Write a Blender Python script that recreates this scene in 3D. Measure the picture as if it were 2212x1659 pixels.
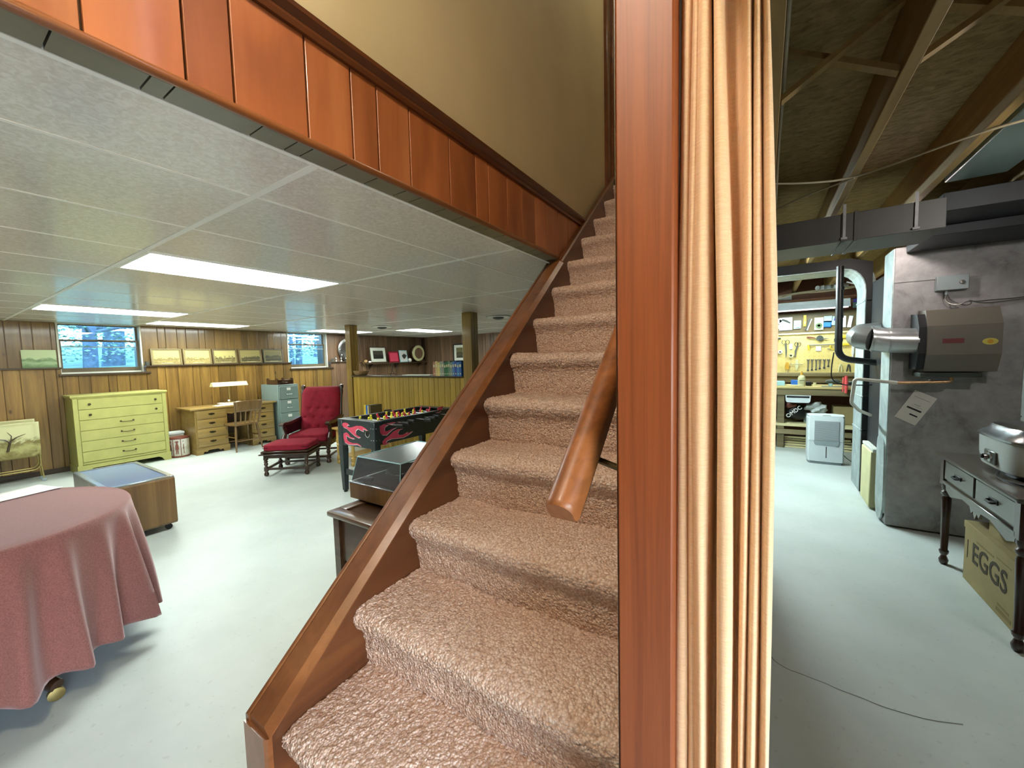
import bpy, bmesh, math, random
import numpy as np
from mathutils import Vector, Matrix
R = math.radians
random.seed(7)
rng = np.random.default_rng(7)
scene = bpy.context.scene
C = scene.collection
for o in list(bpy.data.objects):
    bpy.data.objects.remove(o)

# ------------------------------------------------------------------ camera
CAM_Z = 1.42
F_PX, PITCH, YAW, ROLL = 847.53, 0.0661899, 0.5694917, -0.0240773
cy, sy = math.cos(YAW), math.sin(YAW)
fw = Vector((-sy*math.cos(PITCH), cy*math.cos(PITCH), -math.sin(PITCH)))
rt = Vector((cy, sy, 0)); up = rt.cross(fw)
rt2 = rt*math.cos(ROLL) + up*math.sin(ROLL)
up2 = -rt*math.sin(ROLL) + up*math.cos(ROLL)
cam = bpy.data.cameras.new('camera'); cam_o = bpy.data.objects.new('camera', cam); C.objects.link(cam_o)
cam.sensor_fit = 'HORIZONTAL'; cam.sensor_width = 36.0; cam.lens = F_PX*36.0/2212.0
cam.clip_start = 0.02
m = Matrix((rt2, up2, -fw)).transposed().to_4x4(); m.translation = (0, 0, CAM_Z)
cam_o.matrix_world = m
scene.camera = cam_o

# ------------------------------------------------------------------ sky, exposure
world = bpy.data.worlds.new('sky'); scene.world = world; world.use_nodes = True
wn = world.node_tree.nodes; wl = world.node_tree.links
sky = wn.new('ShaderNodeTexSky'); sky.sky_type = 'NISHITA'; sky.sun_disc = False
sky.sun_elevation = R(48); sky.sun_rotation = R(100); sky.air_density = 1.0; sky.ozone_density = 2.5
bg = wn['Background']; wl.new(sky.outputs[0], bg.inputs[0]); bg.inputs[1].default_value = 2.2
scene.view_settings.view_transform = 'Standard'; scene.view_settings.look = 'None'
scene.view_settings.gamma = 1.0; scene.view_settings.use_curve_mapping = False
scene.view_settings.exposure = 0.16
scene.cycles.use_denoising = True
scene.cycles.max_bounces = 8; scene.cycles.diffuse_bounces = 5
scene.cycles.glossy_bounces = 4; scene.cycles.transparent_max_bounces = 8
scene.cycles.sample_clamp_indirect = 6.0
scene.cycles.caustics_reflective = False; scene.cycles.caustics_refractive = False
FLUO = (0.92, 1.0, 0.95)      # fluorescent panels
WARM = (1.0, 0.89, 0.75)      # incandescent globe
P_PANEL, P_STAIR, P_UP, P_SHOP, P_TUBE, P_BULB = 22.5, 340.0, 18.0, 56.0, 360.0, 42.0

# ------------------------------------------------------------------ material helpers
def lin(c):
    return tuple(((v/255)/12.92 if v/255 <= .04045 else ((v/255+.055)/1.055)**2.4) for v in c) + (1.0,)
MATS = {}
def base(name, rough=.5, metal=0., spec=.5, coat=0.):
    mt = bpy.data.materials.new(name); mt.use_nodes = True; MATS[name] = mt
    b = mt.node_tree.nodes['Principled BSDF']
    b.inputs['Roughness'].default_value = rough; b.inputs['Metallic'].default_value = metal
    b.inputs['Specular IOR Level'].default_value = spec; b.inputs['Coat Weight'].default_value = coat
    b.inputs['Coat Roughness'].default_value = .12
    return mt, mt.node_tree.nodes, mt.node_tree.links, b
def coords(n, l, scale=(1, 1, 1), rnd=0., kind='Object'):
    tc = n.new('ShaderNodeTexCoord'); mp = n.new('ShaderNodeMapping'); mp.inputs['Scale'].default_value = scale
    l.new(tc.outputs[kind], mp.inputs['Vector'])
    if rnd:
        oi = n.new('ShaderNodeObjectInfo'); mu = n.new('ShaderNodeMath'); mu.operation = 'MULTIPLY'; mu.inputs[1].default_value = rnd
        l.new(oi.outputs['Random'], mu.inputs[0]); l.new(mu.outputs[0], mp.inputs['Location'])
    return mp.outputs[0]
def noise(n, l, vec, scale, detail=4, rough=.55, dist=0.):
    t = n.new('ShaderNodeTexNoise'); t.inputs['Scale'].default_value = scale; t.inputs['Detail'].default_value = detail
    t.inputs['Roughness'].default_value = rough; t.inputs['Distortion'].default_value = dist
    l.new(vec, t.inputs['Vector']); return t.outputs['Fac']
def ramp(n, l, fac, stops):
    r = n.new('ShaderNodeValToRGB'); l.new(fac, r.inputs[0]); e = r.color_ramp.elements
    while len(e) < len(stops): e.new(.5)
    for el, (p, c) in zip(e, stops): el.position = p; el.color = c
    return r.outputs[0]
def mixc(n, l, a, b, f, mode='MIX'):
    x = n.new('ShaderNodeMix'); x.data_type = 'RGBA'; x.blend_type = mode
    for s, v in ((x.inputs[6], a), (x.inputs[7], b), (x.inputs[0], f)):
        if isinstance(v, (tuple, float, int)): s.default_value = v
        else: l.new(v, s)
    return x.outputs[2]
def bump(n, l, b, h, strength, dist):
    bp = n.new('ShaderNodeBump'); bp.inputs['Strength'].default_value = strength; bp.inputs['Distance'].default_value = dist
    l.new(h, bp.inputs['Height']); l.new(bp.outputs[0], b.inputs['Normal'])
def plain(name, col, rough=.5, metal=0., var=.12, vs=6., bs=0., bscale=200., spec=.5, coat=0.):
    mt, n, l, b = base(name, rough, metal, spec, coat)
    v = coords(n, l, (1, 1, 1))
    f = noise(n, l, v, vs, 5, .6)
    c = lin(col); d = tuple(x*(1-var*2) for x in c[:3])+(1,); e = tuple(min(1, x*(1+var)) for x in c[:3])+(1,)
    l.new(ramp(n, l, f, [(.3, d), (.65, e)]), b.inputs['Base Color'])
    if bs: bump(n, l, b, noise(n, l, v, bscale, 3), bs, .002)
    return mt
def wood(name, dark, mid, light, axis='z', grain=26., rough=.4, coat=0., rndv=.35, knots=False, spec=.5, stretch=.06, ring=.5):
    mt, n, l, b = base(name, rough, 0, spec, coat)
    s = {'x': (stretch, 1, 1), 'y': (1, stretch, 1), 'z': (1, 1, stretch)}[axis]
    v = coords(n, l, s, 37.)
    f1 = noise(n, l, v, grain, 6, .65, .6)
    f2 = noise(n, l, v, grain*.22, 3, .5, 1.2)
    c1 = ramp(n, l, f1, [(.28, lin(dark)), (.52, lin(mid)), (.75, lin(light))])
    c2 = ramp(n, l, f2, [(.3, lin(dark)), (.5, lin(mid)), (.7, lin(light))])
    c = mixc(n, l, c1, c2, ring)
    oi = n.new('ShaderNodeObjectInfo'); mr = n.new('ShaderNodeMapRange'); mr.inputs[3].default_value = 1-rndv; mr.inputs[4].default_value = 1+rndv*.5
    l.new(oi.outputs['Random'], mr.inputs[0])
    cc = n.new('ShaderNodeCombineColor'); [l.new(mr.outputs[0], cc.inputs[i]) for i in range(3)]
    c = mixc(n, l, c, cc.outputs[0], 1.0, 'MULTIPLY')
    if knots:
        s2 = {'x': (.45, 1, 1), 'y': (1, .45, 1), 'z': (1, 1, .45)}[axis]
        vo = n.new('ShaderNodeTexVoronoi'); vo.inputs['Scale'].default_value = 5.5; vo.inputs['Randomness'].default_value = 1.
        l.new(coords(n, l, s2, 11.), vo.inputs['Vector'])
        k = ramp(n, l, vo.outputs['Distance'], [(.03, (1, 1, 1, 1)), (.10, (0, 0, 0, 1))])
        c = mixc(n, l, c, tuple(x*.35 for x in lin(dark)[:3])+(1,), k)
    l.new(c, b.inputs['Base Color'])
    bump(n, l, b, f1, .12, .002)
    return mt
def emit(name, col, strength):
    mt = bpy.data.materials.new(name); mt.use_nodes = True; MATS[name] = mt
    n = mt.node_tree.nodes; l = mt.node_tree.links; n.remove(n['Principled BSDF'])
    e = n.new('ShaderNodeEmission'); e.inputs[0].default_value = tuple(col)+(1,); e.inputs[1].default_value = strength
    l.new(e.outputs[0], n['Material Output'].inputs[0]); return mt
def glassy(name, tint=(.8, .95, 1.), refl=.12, rough=.02, opacity=0., dcol=(.25, .3, .33)):
    mt = bpy.data.materials.new(name); mt.use_nodes = True; MATS[name] = mt
    n = mt.node_tree.nodes; l = mt.node_tree.links; n.remove(n['Principled BSDF'])
    t = n.new('ShaderNodeBsdfTransparent'); t.inputs[0].default_value = tuple(tint)+(1,)
    g = n.new('ShaderNodeBsdfGlossy'); g.inputs['Roughness'].default_value = rough
    fr = n.new('ShaderNodeLayerWeight'); fr.inputs[0].default_value = .35
    ad = n.new('ShaderNodeMath'); ad.operation = 'ADD'; ad.inputs[1].default_value = refl; ad.use_clamp = True
    l.new(fr.outputs['Fresnel'], ad.inputs[0])
    mx = n.new('ShaderNodeMixShader'); l.new(ad.outputs[0], mx.inputs[0]); l.new(t.outputs[0], mx.inputs[1]); l.new(g.outputs[0], mx.inputs[2])
    out = mx.outputs[0]
    if opacity:
        d = n.new('ShaderNodeBsdfDiffuse'); d.inputs[0].default_value = tuple(dcol)+(1,)
        m2 = n.new('ShaderNodeMixShader'); m2.inputs[0].default_value = opacity
        l.new(out, m2.inputs[1]); l.new(d.outputs[0], m2.inputs[2]); out = m2.outputs[0]
    l.new(out, n['Material Output'].inputs[0]); return mt

# ------------------------------------------------------------------ materials
wood('pine', (80, 60, 30), (118, 92, 50), (142, 116, 68), 'z', 30, .36, .7, .3, True)
wood('pine_lower', (82, 58, 22), (126, 95, 42), (156, 124, 60), 'z', 30, .4, .3, .42, True)
wood('oak_panel', (136, 106, 34), (174, 142, 54), (194, 164, 74), 'z', 34, .42, .1, .14)
wood('walnut_panel', (78, 57, 40), (110, 84, 62), (130, 104, 80), 'z', 30, .38, .15, .3)
wood('mahogany', (116, 64, 34), (156, 92, 52), (184, 118, 73), 'z', 16, .4, .15, .2, ring=.75, stretch=.18)
wood('mahogany_y', (86, 48, 22), (120, 72, 38), (146, 94, 54), 'y', 22, .3, .35, .1)
wood('post_wood', (104, 48, 17), (130, 65, 26), (146, 78, 34), 'z', 90, .5, .08, .0, stretch=.025, ring=.25)
wood('rail_wood', (92, 50, 22), (132, 78, 38), (160, 100, 54), 'y', 60, .42, .12, .0, stretch=.04)
wood('stringer_wood', (62, 32, 14), (90, 50, 24), (110, 66, 34), 'y', 20, .35, .25, .0)
wood('ledge_wood', (44, 32, 18), (62, 46, 28), (78, 60, 38), 'y', 30, .4, .2, .1)
wood('dark_wood', (38, 22, 12), (58, 36, 20), (76, 50, 30), 'z', 40, .3, .4, .1)
wood('desk_wood', (118, 92, 44), (148, 120, 64), (170, 142, 82), 'y', 36, .4, .2, .1)
wood('chair_wood', (92, 68, 36), (116, 88, 50), (136, 106, 64), 'z', 40, .35, .2, .1)
wood('maple', (176, 140, 70), (204, 168, 92), (220, 188, 112), 'z', 40, .35, .2, .1)
wood('walnut_veneer', (58, 38, 20), (104, 74, 38), (150, 116, 66), 'z', 16, .35, .2, .0, stretch=.04, ring=.6)
wood('console_wood', (60, 42, 28), (92, 70, 52), (114, 92, 72), 'x', 26, .3, .3, .0)
wood('joist_wood', (118, 92, 46), (152, 122, 68), (172, 142, 86), 'y', 30, .7, 0, .15)
wood('stud_wood', (128, 100, 52), (164, 134, 80), (184, 154, 98), 'x', 30, .7, 0, .1)
wood('bench_wood', (82, 72, 46), (116, 104, 72), (140, 128, 94), 'x', 26, .6, .05, .1)
wood('bench_top', (176, 156, 96), (206, 188, 128), (222, 206, 150), 'x', 26, .5, .1, .05)
wood('lath', (196, 184, 130), (222, 212, 162), (236, 226, 180), 'x', 30, .6, 0, 0)
wood('antique_wood', (46, 40, 34), (72, 66, 58), (94, 88, 78), 'y', 26, .3, .4, .0)
wood('antique_leg', (34, 16, 10), (52, 26, 16), (66, 36, 22), 'z', 30, .28, .4, .0)
wood('post_panel', (112, 86, 34), (146, 116, 50), (168, 138, 66), 'z', 34, .35, .4, .06)
plain('plaster', (188, 172, 132), .75, var=.05, vs=1.5, bs=.1, bscale=120)
plain('hall_wall', (110, 92, 70), .8, var=.05, vs=2)
plain('yellow_paint', (172, 170, 98), .5, var=.05, vs=8)
plain('painted_steel', (118, 136, 132), .42, var=.04, vs=4)
plain('white_plastic', (222, 232, 232), .38, var=.03)
plain('white_paint', (205, 208, 196), .5, var=.04)
plain('grey_plastic', (146, 158, 160), .5, var=.04)
plain('sash_paint', (92, 82, 60), .5, var=.08)
plain('mount_tan', (150, 136, 86), .7, var=.05)
plain('soffit_strip', (112, 106, 84), .35, var=.12, vs=3, coat=.2)
plain('grille', (190, 198, 200), .5, var=.03)
plain('black', (12, 13, 14), .4, var=.1)
plain('black_table', (40, 48, 50), .35, var=.08)
plain('dark_metal', (44, 44, 44), .4, .8, var=.1)
plain('dark_cabinet', (30, 32, 34), .5, .2, var=.15)
plain('chrome', (200, 202, 204), .16, 1., var=.02)
plain('brass', (190, 170, 110), .28, 1., var=.05)
plain('bronze', (74, 64, 44), .35, .9, var=.1)
plain('copper', (208, 168, 126), .35, .85, var=.1, vs=12)
plain('red_velvet', (142, 34, 50), .85, var=.1, vs=14, bs=.3, bscale=400, spec=.2)
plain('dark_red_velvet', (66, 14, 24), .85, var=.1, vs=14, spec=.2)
plain('pink_print', (214, 70, 96), .5, var=.06)
plain('white_print', (230, 230, 226), .5, var=.03)
plain('player_yellow', (226, 214, 62), .4, var=.05)
plain('player_red', (206, 52, 70), .4, var=.05)
plain('paper', (232, 230, 222), .8, var=.03)
plain('cream', (214, 210, 160), .6, var=.05)
plain('cardboard', (146, 130, 88), .85, var=.06, vs=5)
plain('ink', (58, 50, 30), .85, var=.1)
plain('faint_ink', (124, 108, 64), .85, var=.1)
plain('aluminium', (196, 200, 202), .22, 1., var=.04)
plain('enamel', (206, 212, 206), .3, var=.03, coat=.3)
plain('pvc', (232, 228, 214), .4, var=.04)
plain('cable', (160, 148, 120), .6, var=.08)
plain('brown_wall', (124, 84, 64), .7, var=.08, vs=5)
plain('concrete', (120, 122, 118), .9, var=.1, vs=3, bs=.3, bscale=60)
plain('blue_item', (40, 110, 200), .45, var=.06)
plain('light_blue', (160, 205, 212), .5, var=.05)
plain('green_item', (76, 98, 66), .5, var=.06)
plain('pale_green', (196, 206, 160), .6, var=.05)
plain('red_item', (226, 82, 84), .45, var=.05)
plain('yellow_item', (232, 204, 60), .45, var=.05)
plain('orange_item', (206, 154, 40), .5, var=.1)
plain('purple_item', (70, 66, 150), .5, var=.05)
plain('steel_tool', (118, 120, 114), .35, .7, var=.08)
plain('dark_tool', (70, 76, 70), .45, .4, var=.1)
plain('bag_plastic', (196, 204, 200), .35, var=.08, vs=10)
plain('tin_brown', (120, 62, 44), .45, var=.06)
plain('basket', (150, 120, 76), .7, var=.2, vs=60)
plain('silver', (190, 190, 186), .2, 1., var=.1, vs=20)
plain('humid_paint', (112, 107, 96), .45, var=.05, vs=5)
plain('duct_dark', (52, 54, 56), .5, .6, var=.1, vs=3)
plain('trunk_metal', (84, 82, 80), .5, .2, var=.06, vs=4)
emit('panel_light', FLUO, P_PANEL)
emit('globe_light', WARM, P_STAIR)
emit('upstairs_daylight_light', (1., .93, .72), P_UP)
emit('tube_light', (.88, 1., .98), P_SHOP)
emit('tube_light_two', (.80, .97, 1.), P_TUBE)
emit('fill_bulb_light', (1., .95, .9), P_BULB*10)
emit('hidden_bulb_light', (1., .88, .82), 330.)
plain('pipe_metal', (206, 210, 210), .28, .75, var=.06, vs=5)
glassy('window_glass', (.70, .86, 1.), .05)
glassy('smoked_cover', (.62, .68, .7), .10, .18, .22)
glassy('table_glass', (.3, .36, .45), .35, .04, .6, (.27, .38, .58))  # blue diffuse share paints in the ceiling's reflection on the glass

# painted concrete floor: faint mottling, small scuffs
mt, n, l, b = base('floor_paint', .42, 0, .45)
v = coords(n, l)
c = ramp(n, l, noise(n, l, v, 1.3, 6, .6), [(.3, lin(tuple((184, 193, 187)))), (.7, lin((204, 212, 206)))])
s = ramp(n, l, noise(n, l, v, 38, 2, .5), [(.30, (1, 1, 1, 1)), (.34, (0, 0, 0, 1))])
s2 = n.new('ShaderNodeMath'); s2.operation = 'MULTIPLY'; s2.inputs[1].default_value = .18
l.new(s, s2.inputs[0])
l.new(mixc(n, l, c, lin((130, 132, 122)), s2.outputs[0]), b.inputs['Base Color'])
bump(n, l, b, noise(n, l, v, 24, 5, .6), .12, .004)

# mineral fibre ceiling tile
mt, n, l, b = base('tile', .4, 0, .5, .6)
v = coords(n, l)
f = noise(n, l, v, 48, 4, .6, 1.0)
l.new(ramp(n, l, f, [(.38, lin((220, 214, 203))), (.5, lin((231, 226, 216))), (.62, lin((242, 239, 231)))]), b.inputs['Base Color'])
bump(n, l, b, f, .35, .004)
plain('tee_bar', (252, 252, 246), .4, var=.02)

# carpet: two-tone pile
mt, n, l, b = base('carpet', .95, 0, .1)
v = coords(n, l)
vo = n.new('ShaderNodeTexVoronoi'); vo.inputs['Scale'].default_value = 140; l.new(v, vo.inputs['Vector'])
f = noise(n, l, v, 120, 5, .7)
c1 = ramp(n, l, vo.outputs['Color'], [(.2, lin((206, 170, 148))), (.5, lin((230, 202, 182))), (.8, lin((250, 234, 220)))])
c2 = ramp(n, l, f, [(.3, lin((190, 152, 130))), (.55, lin((230, 202, 182))), (.75, lin((252, 238, 226)))])
c3 = mixc(n, l, c1, c2, .5)
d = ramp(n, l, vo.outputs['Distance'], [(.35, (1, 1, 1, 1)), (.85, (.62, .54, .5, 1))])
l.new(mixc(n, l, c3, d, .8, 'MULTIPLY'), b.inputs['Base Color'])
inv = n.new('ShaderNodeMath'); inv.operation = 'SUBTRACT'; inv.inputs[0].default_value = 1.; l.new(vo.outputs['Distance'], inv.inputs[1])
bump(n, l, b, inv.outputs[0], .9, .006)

# slubbed cotton curtain
mt, n, l, b = base('curtain_cotton', .9, 0, .15)
f = noise(n, l, coords(n, l, (40, 40, 420)), 1.6, 5, .7)
f2 = noise(n, l, coords(n, l, (500, 500, 60)), 1., 2, .5)
c = ramp(n, l, f, [(.3, lin((214, 176, 136))), (.55, lin((226, 190, 152))), (.75, lin((236, 202, 166)))])
l.new(c, b.inputs['Base Color'])
b.inputs['Subsurface Weight'].default_value = .35; b.inputs['Subsurface Radius'].default_value = (.01, .006, .003)
bump(n, l, b, mixc(n, l, f, f2, .35), .25, .003)

# tablecloth damask
mt, n, l, b = base('tablecloth_cotton', .85, 0, .15)
v = coords(n, l)
f = noise(n, l, v, 220, 4, .6, .5)
l.new(ramp(n, l, f, [(.35, lin((112, 70, 65))), (.6, lin((132, 88, 82)))]), b.inputs['Base Color'])
b.inputs['Sheen Weight'].default_value = .45; b.inputs['Sheen Roughness'].default_value = .5; b.inputs['Sheen Tint'].default_value = (1., .82, .8, 1)
bump(n, l, b, f, .25, .002)

# galvanised sheet with grime
mt, n, l, b = base('galvanised', .5, .15, .5)
v = coords(n, l)
f = noise(n, l, v, 3.2, 6, .7, .5); f2 = noise(n, l, v, 14, 4, .6)
c = ramp(n, l, f, [(.32, lin((104, 100, 100))), (.46, lin((160, 158, 158))), (.7, lin((186, 185, 184)))])
l.new(mixc(n, l, c, ramp(n, l, f2, [(.3, lin((120, 116, 114))), (.7, lin((178, 178, 178)))]), .35), b.inputs['Base Color'])
bump(n, l, b, f2, .1, .01)
mt, n, l, b = base('duct_bright', .36, .3, .5)
v = coords(n, l)
l.new(ramp(n, l, noise(n, l, v, 7, 5, .6, .6), [(.3, lin((150, 165, 165))), (.7, lin((200, 214, 210)))]), b.inputs['Base Color'])

# oriented strand board
mt, n, l, b = base('strand_board', .85, 0, .2)
v = coords(n, l, (1, 2.2, 1))
vo = n.new('ShaderNodeTexVoronoi'); vo.inputs['Scale'].default_value = 26; l.new(v, vo.inputs['Vector'])
f = noise(n, l, v, 18, 5, .7, 1.)
c = mixc(n, l, ramp(n, l, vo.outputs['Color'], [(.2, lin((116, 94, 54))), (.8, lin((166, 140, 92)))]),
         ramp(n, l, f, [(.3, lin((96, 76, 44))), (.7, lin((164, 138, 90)))]), .6)
l.new(c, b.inputs['Base Color'])
bump(n, l, b, f, .3, .01)

# pegboard
mt, n, l, b = base('pegboard', .6, 0, .3)
l.new(ramp(n, l, noise(n, l, coords(n, l), 6, 3), [(.3, lin((214, 192, 116))), (.7, lin((230, 210, 138)))]), b.inputs['Base Color'])

# leaves and bark outdoors
plain('leaf', (128, 168, 140), .6, var=.3, vs=9)
plain('leaf_pale', (178, 208, 182), .6, var=.25, vs=9)
plain('bark', (100, 120, 130), .9, var=.25, vs=9)
plain('grass', (130, 156, 120), .9, var=.25, vs=4)

# flat pictures
def landscape(name, sky_c, far_c, near_c, tilt=0., sc=6., nw=.7):
    mt, n, l, b = base(name, .6, 0, .3)
    tc = n.new('ShaderNodeTexCoord'); sp = n.new('ShaderNodeSeparateXYZ'); l.new(tc.outputs['Generated'], sp.inputs[0])
    f = noise(n, l, coords(n, l, (1, 1, 1), 23.), sc, 6, .65, .8)
    m1 = n.new('ShaderNodeMath'); m1.operation = 'MULTIPLY_ADD'; m1.inputs[1].default_value = nw; l.new(f, m1.inputs[0]); l.new(sp.outputs['Z'], m1.inputs[2])
    l.new(ramp(n, l, m1.outputs[0], [(.42, lin(near_c)), (.62, lin(far_c)), (.80, lin(near_c)), (.93, lin(sky_c))]), b.inputs['Base Color'])
    return mt
landscape('print_sepia', (188, 176, 112), (160, 146, 88), (116, 102, 56), sc=30, nw=1.0)
landscape('print_sepia_two', (176, 166, 106), (130, 118, 70), (78, 70, 42), sc=24, nw=.95)
landscape('print_dark', (140, 130, 80), (96, 88, 54), (60, 56, 36), sc=18, nw=.9)
landscape('print_dusk', (104, 100, 68), (78, 76, 52), (54, 54, 40), sc=7)
landscape('lake_painting', (188, 206, 164), (164, 188, 146), (112, 140, 100), sc=7)
landscape('tray_print', (208, 204, 156), (178, 170, 112), (122, 110, 62), sc=9)
landscape('dark_photo', (60, 56, 46), (40, 36, 30), (24, 22, 20), sc=14)
landscape('figure_tin', (226, 224, 210), (214, 212, 196), (200, 196, 176), sc=20)

# ------------------------------------------------------------------ geometry helpers
def NB(): return bmesh.new()
def box(bm, x0, x1, y0, y1, z0, z1, bev=0., seg=1):
    if x1 < x0: x0, x1 = x1, x0
    if y1 < y0: y0, y1 = y1, y0
    if z1 < z0: z0, z1 = z1, z0
    vs = [bm.verts.new((x, y, z)) for z in (z0, z1) for y in (y0, y1) for x in (x0, x1)]
    fs = [bm.faces.new([vs[i] for i in q]) for q in ((0, 2, 3, 1), (4, 5, 7, 6), (0, 1, 5, 4), (2, 6, 7, 3), (0, 4, 6, 2), (1, 3, 7, 5))]
    if bev > 0:
        es = list({e for f in fs for e in f.edges})
        bmesh.ops.bevel(bm, geom=es, offset=bev, segments=seg, affect='EDGES', profile=.5)
    return bm
def frame_of(d):
    d = d.normalized(); a = Vector((0, 0, 1)) if abs(d.z) < .9 else Vector((1, 0, 0))
    u = d.cross(a).normalized(); return u, d.cross(u).normalized()
def ring(bm, c, u, v, r, n): return [bm.verts.new(c+u*(r*math.cos(2*math.pi*i/n))+v*(r*math.sin(2*math.pi*i/n))) for i in range(n)]
def skin(bm, a, b):
    n = len(a)
    for i in range(n): bm.faces.new((a[i], a[(i+1) % n], b[(i+1) % n], b[i]))
def tube(bm, pts, r, n=8, cap=True):
    pts = [Vector(p) for p in pts]; rs = r if isinstance(r, (list, tuple)) else [r]*len(pts)
    d0 = (pts[1]-pts[0]).normalized(); u, v = frame_of(d0); prev = None
    for i, p in enumerate(pts):
        d = ((pts[min(i+1, len(pts)-1)]-p).normalized()+(p-pts[max(i-1, 0)]).normalized())
        d = d.normalized() if d.length > 1e-6 else d0
        u = (u-d*u.dot(d)).normalized(); v = d.cross(u)
        rg = ring(bm, p, u, v, rs[i], n)
        if prev: skin(bm, prev, rg)
        elif cap: bm.faces.new(list(reversed(rg)))
        prev = rg
    if cap: bm.faces.new(prev)
    return bm
def cyl(bm, p0, p1, r0, r1=None, n=16): return tube(bm, [p0, p1], [r0, r0 if r1 is None else r1], n)
def bendpts(pts, rad=.05, k=5):
    out = [Vector(pts[0])]
    for i in range(1, len(pts)-1):
        p = Vector(pts[i]); a = (Vector(pts[i-1])-p); b = (Vector(pts[i+1])-p)
        ra = min(rad, a.length*.45, b.length*.45); a0 = p+a.normalized()*ra; b0 = p+b.normalized()*ra
        for j in range(k+1):
            t = j/k; out.append(a0*(1-t)**2+p*2*t*(1-t)+b0*t*t)
    out.append(Vector(pts[-1])); return out
def lathe(bm, prof, c=(0, 0, 0), n=20, mat=None):
    c = Vector(c); prev = None; first = None
    for r, z in prof:
        rg = []
        for i in range(n):
            p = Vector((max(r, 1e-4)*math.cos(2*math.pi*i/n), max(r, 1e-4)*math.sin(2*math.pi*i/n), z))
            if mat is not None: p = mat @ p
            rg.append(bm.verts.new(p+c))
        if prev: skin(bm, prev, rg)
        else: first = rg
        prev = rg
    bm.faces.new(list(reversed(first))); bm.faces.new(prev); return bm
AX = Matrix(((0, 0, 1), (0, 1, 0), (-1, 0, 0)))      # lathe axis z -> x
AY = Matrix(((1, 0, 0), (0, 0, 1), (0, -1, 0)))      # lathe axis z -> y
def prism(bm, pts, axis, a0, a1):
    def P(q, a): return {'x': (a, q[0], q[1]), 'y': (q[0], a, q[1]), 'z': (q[0], q[1], a)}[axis]
    A = [bm.verts.new(P(q, a0)) for q in pts]; B = [bm.verts.new(P(q, a1)) for q in pts]
    bm.faces.new(A); bm.faces.new(list(reversed(B))); n = len(pts)
    for i in range(n): bm.faces.new((A[i], B[i], B[(i+1) % n], A[(i+1) % n]))
    return bm
def ball(bm, c, r, sx=1, sy=1, sz=1, n=12):
    mtx = Matrix.Translation(c) @ Matrix.Diagonal((r*sx, r*sy, r*sz, 1))
    bmesh.ops.create_uvsphere(bm, u_segments=n, v_segments=max(6, n//2+2), radius=1, matrix=mtx); return bm
def grid(bm, fn, nu, nv, closed_u=False):
    V = [[bm.verts.new(fn(i/nu if not closed_u else i/nu, j/nv)) for j in range(nv+1)] for i in range(nu if closed_u else nu+1)]
    L = len(V)
    for i in range(nu):
        for j in range(nv): bm.faces.new((V[i][j], V[(i+1) % L][j], V[(i+1) % L][j+1], V[i][j+1]))
    return bm
def chaikin(p, k=2, closed=False):
    for _ in range(k):
        q = []
        rngi = range(len(p)) if closed else range(len(p)-1)
        if not closed: q.append(p[0])
        for i in rngi:
            a = p[i]; b = p[(i+1) % len(p)]
            q.append(tuple(.75*x+.25*y for x, y in zip(a, b))); q.append(tuple(.25*x+.75*y for x, y in zip(a, b)))
        if not closed: q.append(p[-1])
        p = q
    return p
XF = {}
def root(name, label=None, cat=None, loc=(0, 0, 0), rz=0., group=None, kind=None):
    o = bpy.data.objects.new(name, None); o.empty_display_size = .05; C.objects.link(o)
    o.location = loc; o.rotation_euler = (0, 0, rz)
    XF[o.name] = Matrix.Translation(loc) @ Matrix.Rotation(rz, 4, 'Z')
    tag(o, label, cat, group, kind); return o
def tag(o, label=None, cat=None, group=None, kind=None):
    if label: o['label'] = label
    if cat: o['category'] = cat
    if group: o['group'] = group
    if kind: o['kind'] = kind
    return o
def top_of(o):
    while o.parent: o = o.parent
    return o
def obj(name, bm, mt, parent=None, local=False, smooth=True, ang=38, label=None):
    """one mesh object; coordinates are world coordinates unless local"""
    bmesh.ops.recalc_face_normals(bm, faces=bm.faces[:])
    if parent is not None:
        if not local:
            M = XF.get(top_of(parent).name)
            if M is not None: bmesh.ops.transform(bm, matrix=M.inverted(), verts=bm.verts[:])
        loc = None
    else:
        xs = [v.co for v in bm.verts]
        loc = Vector(((min(v.x for v in xs)+max(v.x for v in xs))/2, (min(v.y for v in xs)+max(v.y for v in xs))/2, min(v.z for v in xs)))
        bmesh.ops.translate(bm, vec=-loc, verts=bm.verts[:])
    me = bpy.data.meshes.new(name); bm.to_mesh(me); bm.free()
    if smooth:
        me.polygons.foreach_set('use_smooth', [True]*len(me.polygons)); me.set_sharp_from_angle(angle=R(ang))
    me.materials.append(MATS[mt]); o = bpy.data.objects.new(name, me); C.objects.link(o)
    if parent is not None: o.parent = parent
    elif loc is not None: o.location = loc; XF[o.name] = Matrix.Translation(loc)
    if label: o['label'] = label
    return o
def thing(name, bm, mt, label, cat, group=None, **k): return tag(obj(name, bm, mt, **k), label, cat, group)
def struct(name, bm, mt, parent=None, **k):
    o = obj(name, bm, mt, parent, **k)
    if parent is None: o['kind'] = 'structure'
    return o
def copy_tree(o, parent=None):
    c = o.copy(); C.objects.link(c); c.parent = parent
    for ch in list(o.children): copy_tree(ch, c)
    return c
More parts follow.
